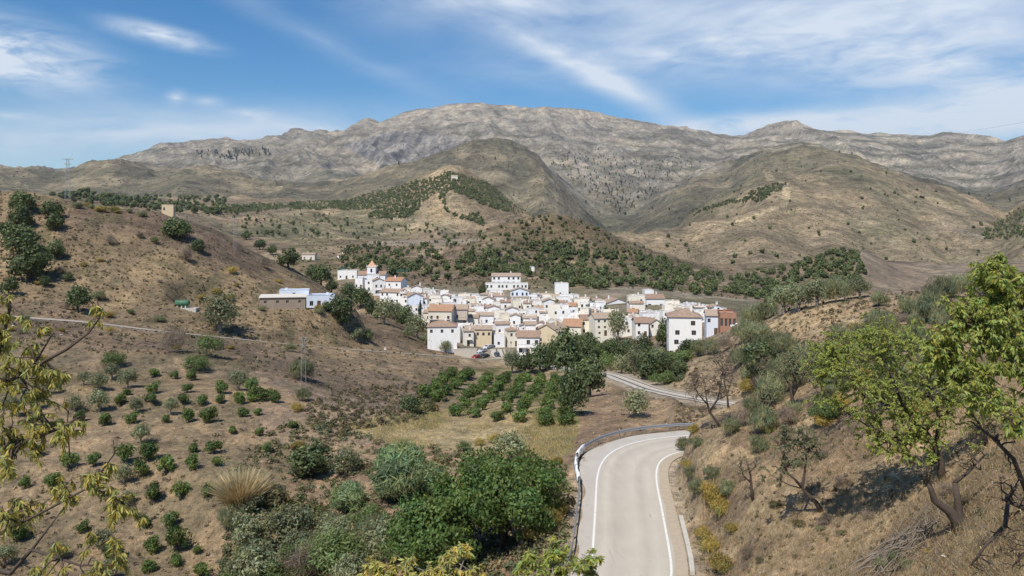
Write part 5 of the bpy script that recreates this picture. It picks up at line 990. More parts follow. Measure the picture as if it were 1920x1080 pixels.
def roof_mb(kind, W, D, H, rise, ov=.35, th=.16):
    mb = MB()
    def slab(pts):
        n = len(pts); mb.add([tuple(p) for p in pts] + [(p[0], p[1], p[2] + th) for p in pts], [tuple(range(n-1, -1, -1)), tuple(range(n, 2*n))] + [(i, (i+1) % n, n + (i+1) % n, n + i) for i in range(n)])
    a, b = W/2 + ov, D/2 + ov
    if kind == 'x':
        s = rise / (D/2); ze = H - ov * s; g_ = .012
        slab([(-a, -b, ze), (a, -b, ze), (a, -g_, H + rise), (-a, -g_, H + rise)]); slab([(-a, g_, H + rise), (a, g_, H + rise), (a, b, ze), (-a, b, ze)])
    elif kind == 'y':
        s = rise / (W/2); ze = H - ov * s; g_ = .012
        slab([(-a, -b, ze), (-g_, -b, H + rise), (-g_, b, H + rise), (-a, b, ze)]); slab([(g_, -b, H + rise), (a, -b, ze), (a, b, ze), (g_, b, H + rise)])
    elif kind == 'hip':
        r_ = max(W - D, 0) / 2; q_ = max(D - W, 0) / 2; ze = H - .02; zt = H + rise
        A = [(-a, -b, ze), (a, -b, ze), (a, b, ze), (-a, b, ze)]; T0, T1 = (-r_, -q_, zt), (r_, q_, zt)
        if W >= D: fs = [(0, 1, 5, 4), (1, 2, 5), (2, 3, 4, 5), (3, 0, 4)]
        else: fs = [(0, 1, 4), (1, 2, 5, 4), (2, 3, 5), (3, 0, 4, 5)]
        mb.add(A + [T0, T1], fs + [(3, 2, 1, 0)])
        mb.add([(x, y, z - .14) for x, y, z in A] + A, [(3, 2, 1, 0), (0, 1, 5, 4), (1, 2, 6, 5), (2, 3, 7, 6), (3, 0, 4, 7)])
    elif kind == 'pyr':
        mb.add([(-a, -b, H), (a, -b, H), (a, b, H), (-a, b, H), (0, 0, H + rise)], [(0, 1, 4), (1, 2, 4), (2, 3, 4), (3, 0, 4), (3, 2, 1, 0)])
    elif kind == 'shed':
        slab([(-a, -b, H), (a, -b, H), (a, b, H + rise), (-a, b, H + rise)])
    else: mb.box(-W/2 + .004, W/2 - .004, -D/2 + .004, D/2 - .004, H - .15, H)
    return mb
def grid_ops(L, H, nx, nz, ww=.95, wh=1.25, door=False, z0=.95, st=2.9, q=None):
    ops = []; kinds = []
    for k in range(nz):
        for i in range(nx):
            u = -L/2 + L * (i + .5) / nx + (q.uniform(-.12, .12) * L / nx if q else 0)
            if door and k == 0 and i == nx // 2: ops.append((u - .55, u + .55, 0.0, 2.15)); kinds.append('door')
            elif q is None or q.random() < .86:
                zb = z0 + k * st
                if zb + wh < H - .15: ops.append((u - ww/2, u + ww/2, zb, zb + wh)); kinds.append('window')
    return ops, kinds
def house(name, label, W, D, H, roof, rise, wall, tile, front=(2, 2), sides=(1, 2), seed=0, door=True, chim=True, balcony=None, ww=.95, wh=1.25, group=None, st=2.9, parapet=None, ops_front=None, z0=.95):
    q = random.Random(seed); root = link(name, None, label=label, category='house', group=group); root.empty_display_size = .5
    opn = {}; kin = {}
    for fc, (nx, nz) in (('front', front), ('left', sides), ('right', sides)):
        L = W if fc == 'front' else D; opn[fc], kin[fc] = grid_ops(L, H, nx, nz, ww, wh, door and fc == 'front', z0, st, q)
    if ops_front is not None: opn['front'] = ops_front; kin['front'] = ['window'] * len(ops_front)
    pp = (.55 if roof == 'flat' else 0) if parapet is None else parapet
    link('wall', wall_shell(W, D, H, opn, -5, roof if roof in 'xy' else None, rise, pp + (rise * 0)).mesh('wall', wall), root)
    if pp:
        for s_ in (-1, 1): link('parapet', MB().box(-W/2 - .06, W/2 + .06, s_ * D/2 - .13 - s_ * .07, s_ * D/2 + .13 - s_ * .07, H + pp, H + pp + .12).mesh('parapet', wall), root)
    rf = link('roof', roof_mb(roof, W, D, H, rise).mesh('roof', tile), root)
    for fc, ops in opn.items():
        nx, ny = FACES[fc]; off = (D if ny else W) / 2 - .2; ang = math.atan2(nx, -ny)
        for (a0, a1, z0_, z1), kd in zip(ops, kin[fc]):
            c = Vector((nx, ny, 0)) * off + Vector((-ny, nx, 0)) * (a0 + a1) / 2
            link(kd, win_mesh(a1 - a0, z1 - z0_, kd), root, (c.x, c.y, z0_), (0, 0, ang))
    if chim:
        cx, cy = q.uniform(-.3, .3) * W, q.uniform(-.1, .3) * D; zt = H + (rise if roof != 'flat' else 0) + .9
        link('chimney', MB().box(cx - .3, cx + .3, cy - .3, cy + .3, H - .1, zt).box(cx - .38, cx + .38, cy - .38, cy + .38, zt + .001, zt + .14).mesh('chimney', wall), rf)
    for (zb, x0, x1) in (balcony or []):
        mb = MB().box(x0, x1, -D/2 - 1.0, -D/2 - .003, zb - .16, zb); b_ = link('balcony', mb.mesh('balcony', wall), root)
        mr = MB().box(x0, x1, -D/2 - 1.0, -D/2 - .96, zb + .92, zb + .97).box(x0, x0 + .04, -D/2 - .955, -D/2 - .003, zb + .92, zb + .97).box(x1 - .04, x1, -D/2 - .955, -D/2 - .003, zb + .92, zb + .97)
        n_ = int((x1 - x0) / .28)
        for i in range(n_ + 1): xx = x0 + .02 + (x1 - x0 - .04) * i / n_; mr.box(xx - .015, xx + .015, -D/2 - .99, -D/2 - .965, zb + .002, zb + .919)
        link('railing', mr.mesh('railing', M_iron), b_)
    return root
FOOT = []; BOX = [(690, 708, 488, 524, 425)]
def put(root, px, Y, py=None, rot=0, z=None):
    x = (px - PX0) / F * Y; root.location = (x, Y, (ZC + (HZ - py) / F * Y) if py is not None else (ground(x, Y) if z is None else z)); root.rotation_euler = (0, 0, R(rot)); return root
def lm(label, px0, px1, ptop, pbase, Y, D, roof, rise, wall, tile, front=(2, 2), sides=(1, 2), rot=0, name='house', **kw):
    """a house given by the columns of its front wall and the rows of its eaves and foot"""
    W = (px1 - px0) * Y / F / max(math.cos(R(rot)), .5); H = (pbase - ptop) * Y / F
    h = house(name, label, W, D, H, roof, rise, wall, tile, front, sides, seed=int(px0 * 7 + ptop), **kw)
    Yc = Y + D / 2; xc = ((px0 + px1) / 2 - PX0) / F * Y; h.location = (xc, Yc, ZC + (HZ - pbase) / F * Y); h.rotation_euler = (0, 0, R(rot)); FOOT.append((xc, Yc, max(W, D) * .5)); BOX.append((px0, px1, ptop, pbase, Y)); return h
lm('low flat-roofed white building at the far left of the village', 633, 669, 509, 524, 440, 9, 'flat', 0, M_wall, M_flat, (3, 1))
lm('white house with red gabled roof right of the church', 726, 756, 527, 550, 405, 9, 'x', 1.8, M_wall, M_tileo, (2, 2), rot=-14)
lm('tall bluish white gabled house below the church', 762, 789, 556, 580, 350, 9, 'y', 1.6, M_blue, M_tile, (1, 1), rot=12)
lm('long white house left of the bluish gabled one', 716, 756, 548, 570, 372, 8, 'x', 1.4, M_pure, M_tile, (4, 2), rot=-20)
lm('apartment house with orange roof and long balconies', 805, 849, 583, 612, 312, 10, 'x', 2.2, M_pale, M_tileo, (4, 3), balcony=[(3.0, -4.2, 4.2)], st=2.4, z0=.5, wh=1.4, rot=-6)
lm('narrow grey-fronted house beside the orange-roofed apartments', 851, 876, 580, 612, 318, 9, 'x', 1.6, M_tan, M_tile, (2, 3), balcony=[(2.9, -2.4, 2.4)], st=2.6)
lm('white detached house with brown hipped roof at the left edge of the village', 800, 855, 612, 636, 272, 9, 'hip', 1.9, M_pure, M_tile, (3, 1), door=False, rot=4, z0=2.2)
lm('long ochre wall house above the car park', 890, 922, 618, 634, 300, 7, 'shed', .8, M_ochre, M_tile, (3, 1), door=False)
lm('white house with balconies in front of the village', 971, 1013, 632, 665, 268, 9, 'x', 1.7, M_pure, M_tile, (3, 2), balcony=[(2.7, -3.4, -.6), (2.7, .8, 3.4)], ww=1.2, wh=1.6, rot=-4, z0=.6)
lm('big white hotel block high above the village', 922, 976, 518, 535, 449, 12, 'x', 1.6, M_pure, M_tile, (6, 2), ww=1.2, wh=1.5, st=2.7, z0=.6, door=False)
lm('long white lower terrace of the hotel block', 910, 990, 533, 547, 438, 8, 'flat', 0, M_pure, M_flat, (11, 1), ww=1.1, wh=1.6, z0=2.2, door=False)
lm('bluish white house with arched windows below the hotel', 957, 992, 546, 568, 412, 10, 'y', 1.6, M_blue, M_tile, (4, 2), ww=1.0, wh=1.7)
lm('tall blank white tower house in the middle of the village top', 1041, 1066, 533, 556, 418, 8, 'flat', 0, M_pure, M_flat, (1, 1), chim=True, door=False)
lm('large white gable wall in the right part of the village', 1134, 1176, 568, 590, 372, 12, 'y', 2.0, M_pure, M_tile, (1, 1), door=False, rot=10)
lm('ochre barn-like house with wide gable at the village front', 1016, 1058, 622, 646, 285, 12, 'y', 2.6, M_ochre, M_tile, (2, 1), rot=-24, door=False)
lm('house with bright orange roof behind the ochre barn', 1060, 1094, 612, 636, 298, 10, 'x', 2.4, M_cream, M_tileo, (2, 2), rot=-12)
lm('cream apartment house with small square windows', 1112, 1152, 597, 630, 292, 11, 'x', 1.6, M_cream, M_tile, (3, 3), ww=.85, wh=.9, rot=8, st=2.2, z0=.7)
lm('white house attached left of the cream apartments', 1090, 1112, 599, 628, 302, 10, 'x', 1.4, M_wall, M_tile, (2, 2))
lm('white three-storey house with hipped roof on the right edge', 1260, 1320, 594, 652, 226, 11, 'hip', 1.9, M_pure, M_tile, (2, 3), ww=1.3, wh=1.4, st=2.8, door=False, rot=-8, z0=.9)
lm('bluish white terraced house right of the hipped white house', 1330, 1354, 592, 628, 240, 9, 'x', 1.5, M_blue, M_tile, (2, 2), rot=-10)
lm('rust-red house with brown balcony posts at the right end', 1356, 1385, 590, 622, 232, 9, 'flat', 0, M_rust, M_flat, (4, 1), ww=.8, wh=2.4, z0=1.6, door=False, rot=-10)
lm('white house with green shutters below the big gable wall', 1192, 1216, 605, 632, 285, 9, 'x', 1.6, M_wall, M_tile, (2, 2))
lm('pale yellow house beside the dark tree at the right', 1216, 1240, 607, 634, 290, 9, 'y', 1.6, M_cream, M_tile, (2, 2), rot=6)
lm('white house with brown roof and arcade in the upper right', 1212, 1246, 560, 580, 362, 10, 'x', 1.8, M_pure, M_tile, (3, 2), ww=1.5, wh=1.6)
lm('small white cube house at the top right of the village', 1209, 1226, 546, 560, 390, 7, 'flat', 0, M_pure, M_flat, (1, 1), door=False)
lm('pinkish house on the ridge behind the left hill', 566, 590, 477, 487, pick(578, 487, 400)[1], 7, 'x', 1.2, M_pale, M_tile, (2, 1))
lm('tiny white house on the terraces above the church', 632, 644, 478, 484, pick(638, 484, 480)[1], 6, 'x', 1.2, M_pure, M_tile, (1, 1))
lm('tiny white hut on the terraces right of the hotel', 990, 1002, 502, 509, pick(996, 509, 480)[1], 5, 'flat', 0, M_pure, M_flat, (1, 1), chim=False)
lm('tiny pale hut on top of the wooded hill', 846, 858, 330, 337, pick(852, 337, 1200)[1], 9, 'x', 2, M_pale, M_tile, (1, 1), chim=False)
# church: nave and bell tower
Yc = 425.0
ch = link('church', None, label='white church with square bell tower and pointed ochre roof', category='church'); xc = (699 - PX0) / F * Yc; zc_ = ZC + (HZ - 528) / F * Yc; ch.location = (xc, Yc, zc_); FOOT.append((xc, Yc, 9))
H_t = (528 - 500) / F * Yc
link('wall', wall_shell(15, 8, 4.0, {'front': [(-4.6, -3.8, 1.6, 2.9), (3.8, 4.6, 1.6, 2.9)]}, -5, 'x', 1.8).mesh('wall', M_pure), ch); link('roof', roof_mb('x', 15, 8, 4.0, 1.8).mesh('roof', M_tile), ch)
tw = wall_shell(4.7, 4.7, H_t, {f: [(-.55, .55, H_t - 3.0, H_t - 1.0)] for f in FACES}, -5).box(-2.55, 2.55, -2.55, 2.55, H_t - 3.7, H_t - 3.45).box(-2.6, 2.6, -2.6, 2.6, H_t + .003, H_t + .22)
t_ = link('tower', tw.mesh('tower', M_pure), ch, (0, -2.0, 0))
link('belfry_opening', MB().box(-.53, .53, -2.15, -2.13, H_t - 2.98, H_t - 1.02).mesh('belfry_opening', M_glass), t_); link('belfry_opening', MB().box(2.13, 2.15, -.53, .53, H_t - 2.98, H_t - 1.02).mesh('belfry_opening', M_glass), t_)
link('spire', roof_mb('pyr', 4.3, 4.3, H_t + .223, 3.4, .1).mesh('spire', mat_plain('spire_tile', (.55, .33, .20), .9, .2, 2)), t_)
fin = MB()
for sx in (-1, 1):
    for sy in (-1, 1): fin.tube([(sx * 2.35, sy * 2.35, H_t + .2), (sx * 2.35, sy * 2.35, H_t + .8), (sx * 2.35, sy * 2.35, H_t + 1.1)], [.2, .24, .05], 6)
link('finial', fin.mesh('finial', M_pure), t_)
for i_, (wx_, wz_) in enumerate(((-4.2, 1.6), (4.2, 1.6))): link('window', win_mesh(.8, 1.3), ch, (wx_, -3.8, wz_))
# the crowd of houses between: a dozen designs, set out along the slope
q_ = random.Random(21); DES = []
ROOFS = ['x', 'flat', 'flat', 'x', 'flat', 'flat', 'flat', 'shed', 'flat', 'x', 'y', 'flat', 'hip', 'flat', 'flat', 'shed', 'flat', 'x', 'flat', 'x', 'flat', 'flat']
for i, rf in enumerate(ROOFS):
    W = q_.uniform(3.6, 6.4); D = q_.uniform(4, 5.6); H = q_.choice([4.2, 4.8, 5.4, 5.8, 6.2, 7.0]); wl = [M_wall, M_pure, M_pure, M_wall, M_cream, M_pure, M_pure, M_wall][i % 8]; tl = M_flat if rf == 'flat' else (M_tileo if i == 3 else M_tile)
    DES.append((house('house', 'x', W, D, H, rf, {'flat': 0, 'shed': .7}.get(rf, q_.uniform(.7, 1.15)), wl, tl, (q_.choice([1, 2, 2]), 2 if H > 7 else 2 if H > 4.5 else 1), (1, 2 if H > 4.5 else 1), 900 + i, balcony=[(2.95, -W * .3, W * .3)] if i % 5 == 0 and H > 5 else None), W, D, H, rf, wl))
WN = {M_wall: 'whitewashed', M_pure: 'bright white', M_cream: 'cream', M_pale: 'pale beige'}; RN = {'x': 'tiled roof', 'y': 'gabled roof', 'flat': 'flat roof', 'hip': 'hipped roof', 'shed': 'single-slope roof'}
poly = [(868,300),(935,300),(960,300),(1010,300),(1160,302),(1200,300),(1255,268),(1330,262),(1392,300),(1400,368),(1250,396),(1100,424),(960,434),(850,430),(760,445),(640,452),(652,425),(700,388),(770,345),(806,318)]
def in2(x, y, P):
    c = False
    for i in range(len(P)):
        x0, y0 = P[i]; x1, y1 = P[(i + 1) % len(P)]
        if (y0 > y) != (y1 > y) and x < (x1 - x0) * (y - y0) / (y1 - y0) + x0: c = not c
    return c
HID = np.full(2000, 690.0); used = set(); Yv = 300.0; nh = 0; third = lambda px: 'left' if px < 860 else 'middle' if px < 1080 else 'right'
while Yv < 452:
    x = (630 - PX0) / F * Yv + q_.uniform(0, 4); tilt = q_.uniform(-10, 10)
    while x < (1400 - PX0) / F * Yv:
        k = q_.randrange(len(DES)); root, W, D, H, rf, wl = DES[k]; xc = x + W / 2; yc = Yv + D / 2 + q_.uniform(-2.5, 2.5); px = PX0 + F * xc / yc
        if in2(px, Yv, poly) and all((xc - a) ** 2 + (yc - b) ** 2 > (c * .9 + W * .42) ** 2 for a, b, c in FOOT):
            zt_ = ground(xc, yc) + H * 1.05 + 1.3; pt_ = HZ + (ZC - zt_) / yc * F; hw_ = W / 2 / yc * F
            if pt_ < np.interp(px, [640, 700, 760, 860, 1000, 1100, 1200, 1300, 1400], [506, 512, 532, 545, 545, 552, 552, 565, 576]) or any(yc < Yl and px + hw_ > a and px - hw_ < b and pt_ < pb - (.5 if pb - pt2 < 30 else .3) * (pb - pt2) for a, b, pt2, pb, Yl in BOX):
                x += .8; continue
            a_, b_ = int(max(px - hw_, 0)), int(px + hw_) + 1; see = np.mean(HID[a_:b_] - (pt_ + 3))
            if see < 2.5: x += .8; continue
            HID[a_:b_] = np.minimum(HID[a_:b_], pt_ + 5)
            r_ = root if k not in used else copy_tree(root); used.add(k)
            rt = tilt + q_.choice([0, 0, 0, 90, -90, 12, -12]) + q_.uniform(-5, 5)
            r_.location = (xc, yc, ground(xc, yc) + q_.uniform(-.6, .9)); r_.rotation_euler = (0, 0, R(rt)); r_.scale = (1, 1, q_.uniform(.9, 1.12))
            tall = 'low' if H < 4.5 else 'tall' if H > 7 else 'two-storey'; depth = 'front' if Yv < 345 else 'upper' if Yv > 395 else 'central'
            r_['label'] = '%s %s house, %s, in the %s %s of the village' % (tall, WN[wl], RN[rf], depth, third(px)); r_['group'] = 'houses of the village'; nh += 1
        x += W + q_.choice([0.05, .1, .4, .8, 1.6])
    Yv += q_.uniform(5.2, 6.8)
for k, d in enumerate(DES):
    if k not in used:
        for c in list(d[0].children_recursive): bpy.data.objects.remove(c)
        bpy.data.objects.remove(d[0])
print('houses', nh)
for i, (px, py, wd) in enumerate([(1045,588,22),(1063,590,18),(1098,585,14),(1110,592,24),(1135,590,18),(905,552,20),(1043,602,10),(880,618,16),(990,606,10),(1180,600,18),(1300,592,14),(820,582,12)]):
    x, y, z = pick(px, py + 6, 280, 470); plant('oak_tree', px, py, wd, 'small green tree between the village houses', 'tree', 'trees inside the village', at=(x, y, z), wm=wd * y / F, name='garden_tree', hk=1.6)
# ------------------------------------------------------------------ farm, tank, ruin, shade nets
fm = lm('long brown stone farm shed with pale roof on the left hillside', 486, 566, 558, 576, 227, 6, 'shed', .5, mat_wall('wall_stone', (.30, .235, .175), (.28, .22, .165), .4), mat_plain('sheet_roof', (.62, .57, .48), .7, .15, 1), (4, 1), name='farm_shed', ww=.8, wh=.8, door=False, chim=False, rot=12, z0=1.2)
lm('white flat-roofed farmhouse with veranda beside the brown shed', 562, 620, 557, 577, 239, 7, 'flat', 0, M_blue, M_white, (5, 1), name='farmhouse', ww=1.1, wh=1.5, rot=16, z0=.6)
lm('small white block behind the brown shed', 522, 574, 547, 562, 240, 5, 'flat', 0, M_blue, M_white, (1, 1), name='farmhouse', door=False, rot=12)
lm('small pale square ruin with dark openings on the left ridge', 302, 322, 384, 401, 272, 3.6, 'flat', 0, mat_wall('wall_ruin', (.66, .52, .34), (.64, .50, .33), .3), M_flat, (2, 1), name='ruin', chim=False, door=False, ww=.6, wh=1.1, rot=12, z0=1.2, parapet=.001)
x, y, z = pick(342, 577, 150); M_tank = mat_plain('green_tank', (.07, .16, .09), .5, .12, 2)
tk = link('water_tank', None, None, (x, y, z), label='green horizontal water tank on the left hillside', category='tank')
mb = MB(); L_, r_ = 3.4, .85; prof_ = [(-L_/2 - .25, .3), (-L_/2 - .15, .65), (-L_/2, r_), (L_/2, r_), (L_/2 + .15, .65), (L_/2 + .25, .3)]
mb.tube([(a, 0, 1.25) for a, _ in prof_], [b for _, b in prof_], 18); link('shell', mb.mesh('shell', M_tank, True), tk)
for sx in (-1.1, 0, 1.1):
    link('support', MB().box(sx - .15, sx + .15, -.7, .7, -.4, .55).mesh('support', M_conc), tk); link('band', MB().tube([(sx + .45 - .03, 0, 1.25), (sx + .45 + .03, 0, 1.25)], r_ + .02, 18).mesh('band', M_iron), tk)
link('slab', MB().box(-3.2, 4.2, -1.2, 1.4, -1.6, -.05).mesh('slab', M_conc), tk)
M_net = mat_plain('shade_net', (.035, .09, .06), .8, .2, 1.2)
for px0, px1, py, lab in ((634, 690, 503, 'dark green shade net over the plot left of the church tower'), (712, 764, 506, 'dark green shade net over the plot right of the church tower')):
    Yn_ = 520.0; x0 = (px0 - PX0) / F * Yn_; x1 = (px1 - PX0) / F * Yn_; zt = ZC + (HZ - py) / F * Yn_; o = link('shade_net', None, None, ((x0 + x1) / 2, Yn_, zt - 3), label=lab, category='shade net'); w_ = (x1 - x0) / 2
    link('net', MB().box(-w_, w_, 0, 22, 3.0, 3.06).box(-w_, w_, -.06, -.002, -1.5, 3.0).mesh('net', M_net), o)
    for i in range(6): link('post', MB().tube([(-w_ + 2 * w_ * i / 5, -.15, -2), (-w_ + 2 * w_ * i / 5, -.15, 3.1)], .06, 6).mesh('post', M_conc), o)
# ------------------------------------------------------------------ poles, pylons, lamps, cables
def pylon(label, px, pb, pt, wb, wt, ymin, Y=None, arms=()):
    x, y, z = pick(px, pb, ymin) if Y is None else (*((px - PX0) / F * Y, Y), ground((px - PX0) / F * Y, Y)); H = (pb - pt) * y / F
    o = link('lattice_pylon', None, None, (x, y, z), label=label, category='pylon', rot=(0, 0, .3)); t = max(.035, y * .00016)
    def c4(k): s_ = wb + (wt - wb) * k; return [Vector((sx * s_ / 2, sy * s_ / 2, H * k)) for sx, sy in ((-1, -1), (1, -1), (1, 1), (-1, 1))]
    for i in range(4): link('leg', MB().tube([c4(0)[i] - Vector((0, 0, .5)), c4(1)[i]], t, 4).mesh('leg', M_steel), o)
    mb = MB(); n = max(6, int(H / 1.0))
    for k in range(n):
        a, b = c4(k / n), c4((k + 1) / n)
        for i in range(4): mb.tube([a[i], b[(i + 1) % 4]] if k % 2 else [a[(i + 1) % 4], b[i]], t * .6, 3, False)
    link('bracing', mb.mesh('bracing', M_steel), o)
    for (k, ln) in arms:
        link('cross_arm', MB().tube([(-ln, 0, H * k), (ln, 0, H * k)], t * 1.3, 4).mesh('cross_arm', M_steel), o)
        for sx in (-1, -.5, .5, 1): link('insulator', MB().tube([(sx * ln * .95, 0, H * k), (sx * ln * .95, 0, H * k + .35), (sx * ln * .95, 0, H * k + .55)], [t, t * 2, t], 6).mesh('insulator', M_conc), o)
    return o
pylon('thin grey lattice pylon standing on the slope below the lane', 569, 722, 636, 1.0, .45, 100, arms=((.99, .7),))
pylon('thin lattice pylon on the shoulder of the left hill', 440, 466, 408, .9, .45, 200, arms=((.99, .9),))
pylon('tall pylon with crossarms against the sky at the left', 127, 378, 300, 1.6, .6, 250, Y=263, arms=((.98, 1.6), (.86, 1.0), (.72, .8)))
def pole(label, px, pb, pt, ymin, r_=.09, mat=None, ymax=9000):
    x, y, z = pick(px, pb, ymin, ymax); H = (pb - pt) * y / F; o = link('utility_pole', None, None, (x, y, z), label=label, category='pole')
    link('shaft', MB().tube([(0, 0, -.5), (0, 0, H)], [r_, r_ * .7], 8).mesh('shaft', mat or M_dead), o); link('cross_bar', MB().box(-.5, .5, -.05, .05, H - .35, H - .27).mesh('cross_bar', mat or M_dead), o)
pole('wooden pole on the skyline of the left hill', 186, 382, 344, 200); pole('short dark pole on the right-hand knoll', 1556, 655, 614, 60, .07); pole('tall pole at the entrance of the car park', 946, 672, 620, 200, .1, M_conc, 290); pole('thin pole left of the church', 615, 540, 488, 250, .08, M_conc, 330)
def lamp(label, px, pb, pt, ymin, ymax=9000):
    x, y, z = pick(px, pb, ymin, ymax); H = (pb - pt) * y / F; k = H / 4.0; o = link('street_lamp', None, None, (x, y, z), label=label, category='street lamp', sc=k)
    link('pole', MB().tube([(0, 0, -.4), (0, 0, .5), (0, 0, .55), (0, 0, 3.3)], [.1, .09, .055, .045], 8).mesh('pole', M_iron, True), o)
    lt = link('lantern', MB().tube([(0, 0, 3.3), (0, 0, 3.4), (0, 0, 3.75)], [.10, .14, .24], 6, True).mesh('lantern', M_frame), o)
    link('cap', MB().tube([(0, 0, 3.752), (0, 0, 3.9), (0, 0, 4.0)], [.28, .12, .02], 6).mesh('cap', M_iron), lt)
lamp('black lantern street lamp standing among the almond trees', 1622, 662, 588, 60, 120)
lamp('street lamp at the edge of the car park', 958, 668, 640, 240, 285)
# small red and white road sign by the lane
x, y, z = pick(722, 664, 200); o = link('road_sign', None, None, (x, y, z), label='small red and white marker post beside the lane', category='sign')
link('post', MB().tube([(0, 0, -.3), (0, 0, 1.6)], .04, 6).mesh('post', M_steel), o); link('plate', MB().box(-.28, .28, -.06, -.045, 1.3, 2.1).mesh('plate', M_white), o); link('band', MB().box(-.24, .24, -.066, -.061, 1.72, 1.98).mesh('band', mat_plain('sign_red', (.5, .05, .04), .5)), o)
# cables crossing the sky on the right
for i, (a, b, lab) in enumerate((((1660, 262, 400), (2300, 150, 150), 'thin overhead cable crossing the sky at the right, upper one'), ((1830, 272, 400), (2400, 210, 150), 'thin overhead cable crossing the sky at the right, lower one'))):
    A, B = W3(*a), W3(*b); pts = [A.lerp(B, t / 16) - Vector((0, 0, 9 * (t / 16) * (1 - t / 16))) for t in range(17)]
    link('overhead_cable', MB().tube(pts, .022, 4, False).mesh('overhead_cable', M_iron), label=lab, category='cable')
# ------------------------------------------------------------------ car park and cars
cx, cy = (925 - PX0) / F * 276, 281
def sheet(name, poly_, zoff, mat, label):
    V = []; n = 14; xs = [p[0] for p in poly_]; ys = [p[1] for p in poly_]
    gx = np.linspace(min(xs), max(xs), n); gy = np.linspace(min(ys), max(ys), n); V = [(x, y, zoff) for y in gy for x in gx]
    Fs = [(j*n+i, j*n+i+1, (j+1)*n+i+1, (j+1)*n+i) for j in range(n-1) for i in range(n-1)]
    me = bpy.data.meshes.new(name); me.from_pydata(V, [], Fs); me.materials.append(mat); return link(name, me, kind='structure', label=label)
def car_proto():
    o = link('parked_car', None); prof = [(-2.05, .35), (-2.05, .78), (-1.9, .92), (-1.15, .98), (-.55, 1.42), (.75, 1.45), (1.5, 1.0), (2.0, .95), (2.08, .6), (2.05, .35)]
    mb = MB(); V = [(x, s_ * (.84 if z < 1.1 else .68), z) for s_ in (-1, 1) for x, z in prof]; n = len(prof)
    mb.add(V, [tuple(range(n)), tuple(range(2*n-1, n-1, -1))] + [(i, n + i, n + (i+1) % n, (i+1) % n) for i in range(n)]); return o, mb.mesh('body')
cr, body = car_proto(); bpy.data.objects.remove(cr)
wheel = MB().tube([(0, -.1, 0), (0, .1, 0)], .31, 12).mesh('wheel', M_iron); rim = MB().tube([(0, -.11, 0), (0, .11, 0)], .18, 8).mesh('rim', M_steel)
glass = MB()
for s_ in (-1, 1): y_ = s_; glass.add([(-1.0, .845 * y_, 1.0), (1.35, .845 * y_, 1.02), (.75, .70 * y_, 1.38), (-.52, .70 * y_, 1.36)], [(0, 1, 2, 3)])
glass.add([(-1.18, -.66, 1.0), (-1.18, .66, 1.0), (-.60, .62, 1.40), (-.60, -.62, 1.40)], [(0, 1, 2, 3)]).add([(1.49, -.66, 1.03), (1.49, .66, 1.03), (.83, .62, 1.43), (.83, -.62, 1.43)], [(0, 1, 2, 3)])
glass = glass.mesh('window', M_glass); hl_ = MB().box(-2.09, -2.04, -.12, .12, .66, .8).mesh('headlight', M_white)
for i, (px, Yq_, rz, colr, lab) in enumerate([(896, 276, 60, (.75, .75, .74), 'white car at the left of the village car park'), (905, 283, 62, (.55, .56, .58), 'silver car parked behind the white one'), (914, 290, 64, (.7, .7, .7), 'second white car farther up the car park'), (893, 270, 58, (.35, .05, .04), 'red car nearest the wall of the car park'), (909, 272, 58, (.03, .03, .035), 'black car in the front of the car park'), (932, 274, 100, (.04, .045, .06), 'dark car on the right of the car park'), (921, 296, 66, (.25, .27, .3), 'grey car at the back of the car park'), (1383, 226, -10, (.75, .76, .78), 'white car in front of the rust-red house')]):
    x = (px - PX0) / F * Yq_; o = link('parked_car', None, None, (x, Yq_, ground(x, Yq_) + .05), (0, 0, R(rz)), label=lab, category='car')
    b2 = body.copy(); m_ = mat_plain('car_paint%d' % i, colr, .3, .03, 1, spec=.5); b2.materials.clear(); b2.materials.append(m_); link('body', b2, o); link('window', glass, o)
    for wx_ in (-1.3, 1.3):
        for wy_ in (-.78, .78): wh_ = link('wheel', wheel, o, (wx_, wy_, .31)); link('rim', rim, wh_)
    for wy_ in (-.6, .6): link('headlight', hl_, o, (0, wy_, 0))
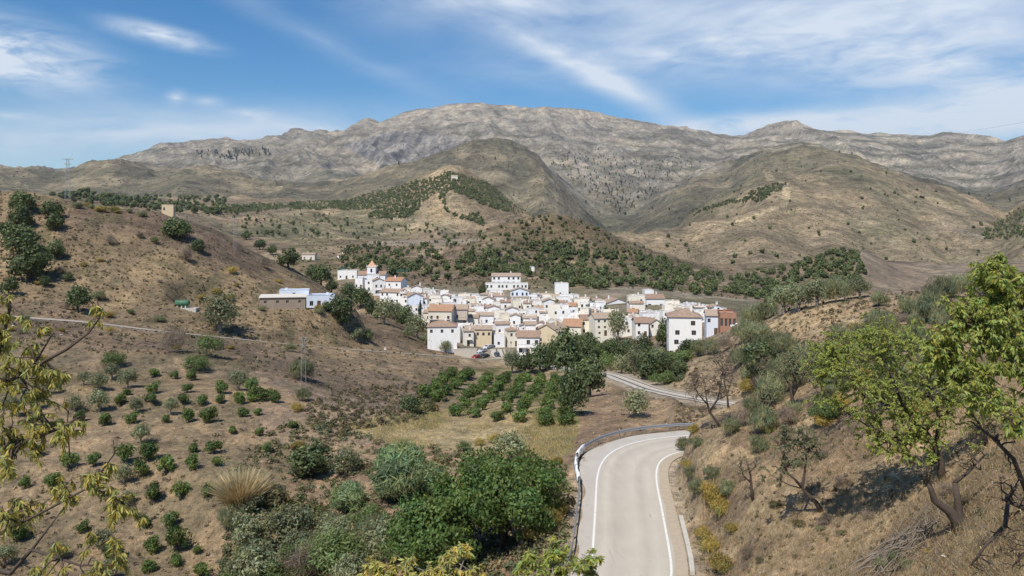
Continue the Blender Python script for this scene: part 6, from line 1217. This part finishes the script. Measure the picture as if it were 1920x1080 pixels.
# retaining wall beside the car park
wl_ = link('retaining_wall', None, None, ((870 - PX0) / F * 272, 272, ground((870 - PX0) / F * 272, 272)), label='pale retaining wall on the left of the car park', category='wall')
link('masonry', MB().box(-3.5, 4.5, -.3, .3, -2, 2.6).mesh('masonry', M_conc), wl_); link('coping', MB().box(-3.6, 4.6, -.38, .38, 2.602, 2.75).mesh('coping', M_pale), wl_)
# ------------------------------------------------------------------ thin air haze
hz_m = bpy.data.materials.new('haze'); hz_m.use_nodes = True; g = NG(hz_m.node_tree); o = g.n('ShaderNodeOutputMaterial'); v = g.n('ShaderNodeVolumePrincipled'); v.inputs['Color'].default_value = (.86, .91, 1, 1); v.inputs['Density'].default_value = HAZE; v.inputs['Anisotropy'].default_value = .3; g.link(v.outputs[0], o.inputs['Volume'])
if HAZE > 0: link('haze', MB().box(-16000, 16000, -800, 9600, float(TZ.min()) - 3, float(TZ.max()) + 60).mesh('haze', hz_m), kind='stuff', label='thin blue summer haze in the air')

# ------------------------------------------------------------------ where look-alikes stand among their own kind
bpy.context.view_layer.update()
ORD = ['first', 'second', 'third', 'fourth', 'fifth', 'sixth', 'seventh', 'eighth', 'ninth', 'tenth', 'eleventh', 'twelfth']
by = {}
for o in COL.objects:
    if o.parent is None and 'group' in o and 'label' in o and 'category' in o: by.setdefault((o['group'], o['label']), []).append(o)
for (gr, lb), os_ in by.items():
    n = len(os_)
    if n < 2: continue
    pos = [(PX0 + F * o.location.x / o.location.y, HZ + (ZC - o.location.z) / o.location.y * F) for o in os_]
    if n <= 12:
        for r_, i in enumerate(sorted(range(n), key=lambda i: pos[i][0])): nl = lb + ', %s from the left' % ORD[r_]; os_[i]['label'] = nl if len(nl.split()) <= 16 else lb
    elif gr != 'houses of the village':
        xs = sorted(p[0] for p in pos); ys = sorted(p[1] for p in pos); xa, xb_, ya, yb_ = xs[n // 3], xs[2 * n // 3], ys[n // 3], ys[2 * n // 3]
        for i, (a, b) in enumerate(pos):
            nl = lb + ', %s %s part' % ('upper' if b < ya else 'lower' if b > yb_ else 'middle', 'left' if a < xa else 'right' if a > xb_ else 'centre'); os_[i]['label'] = nl if len(nl.split()) <= 16 else lb
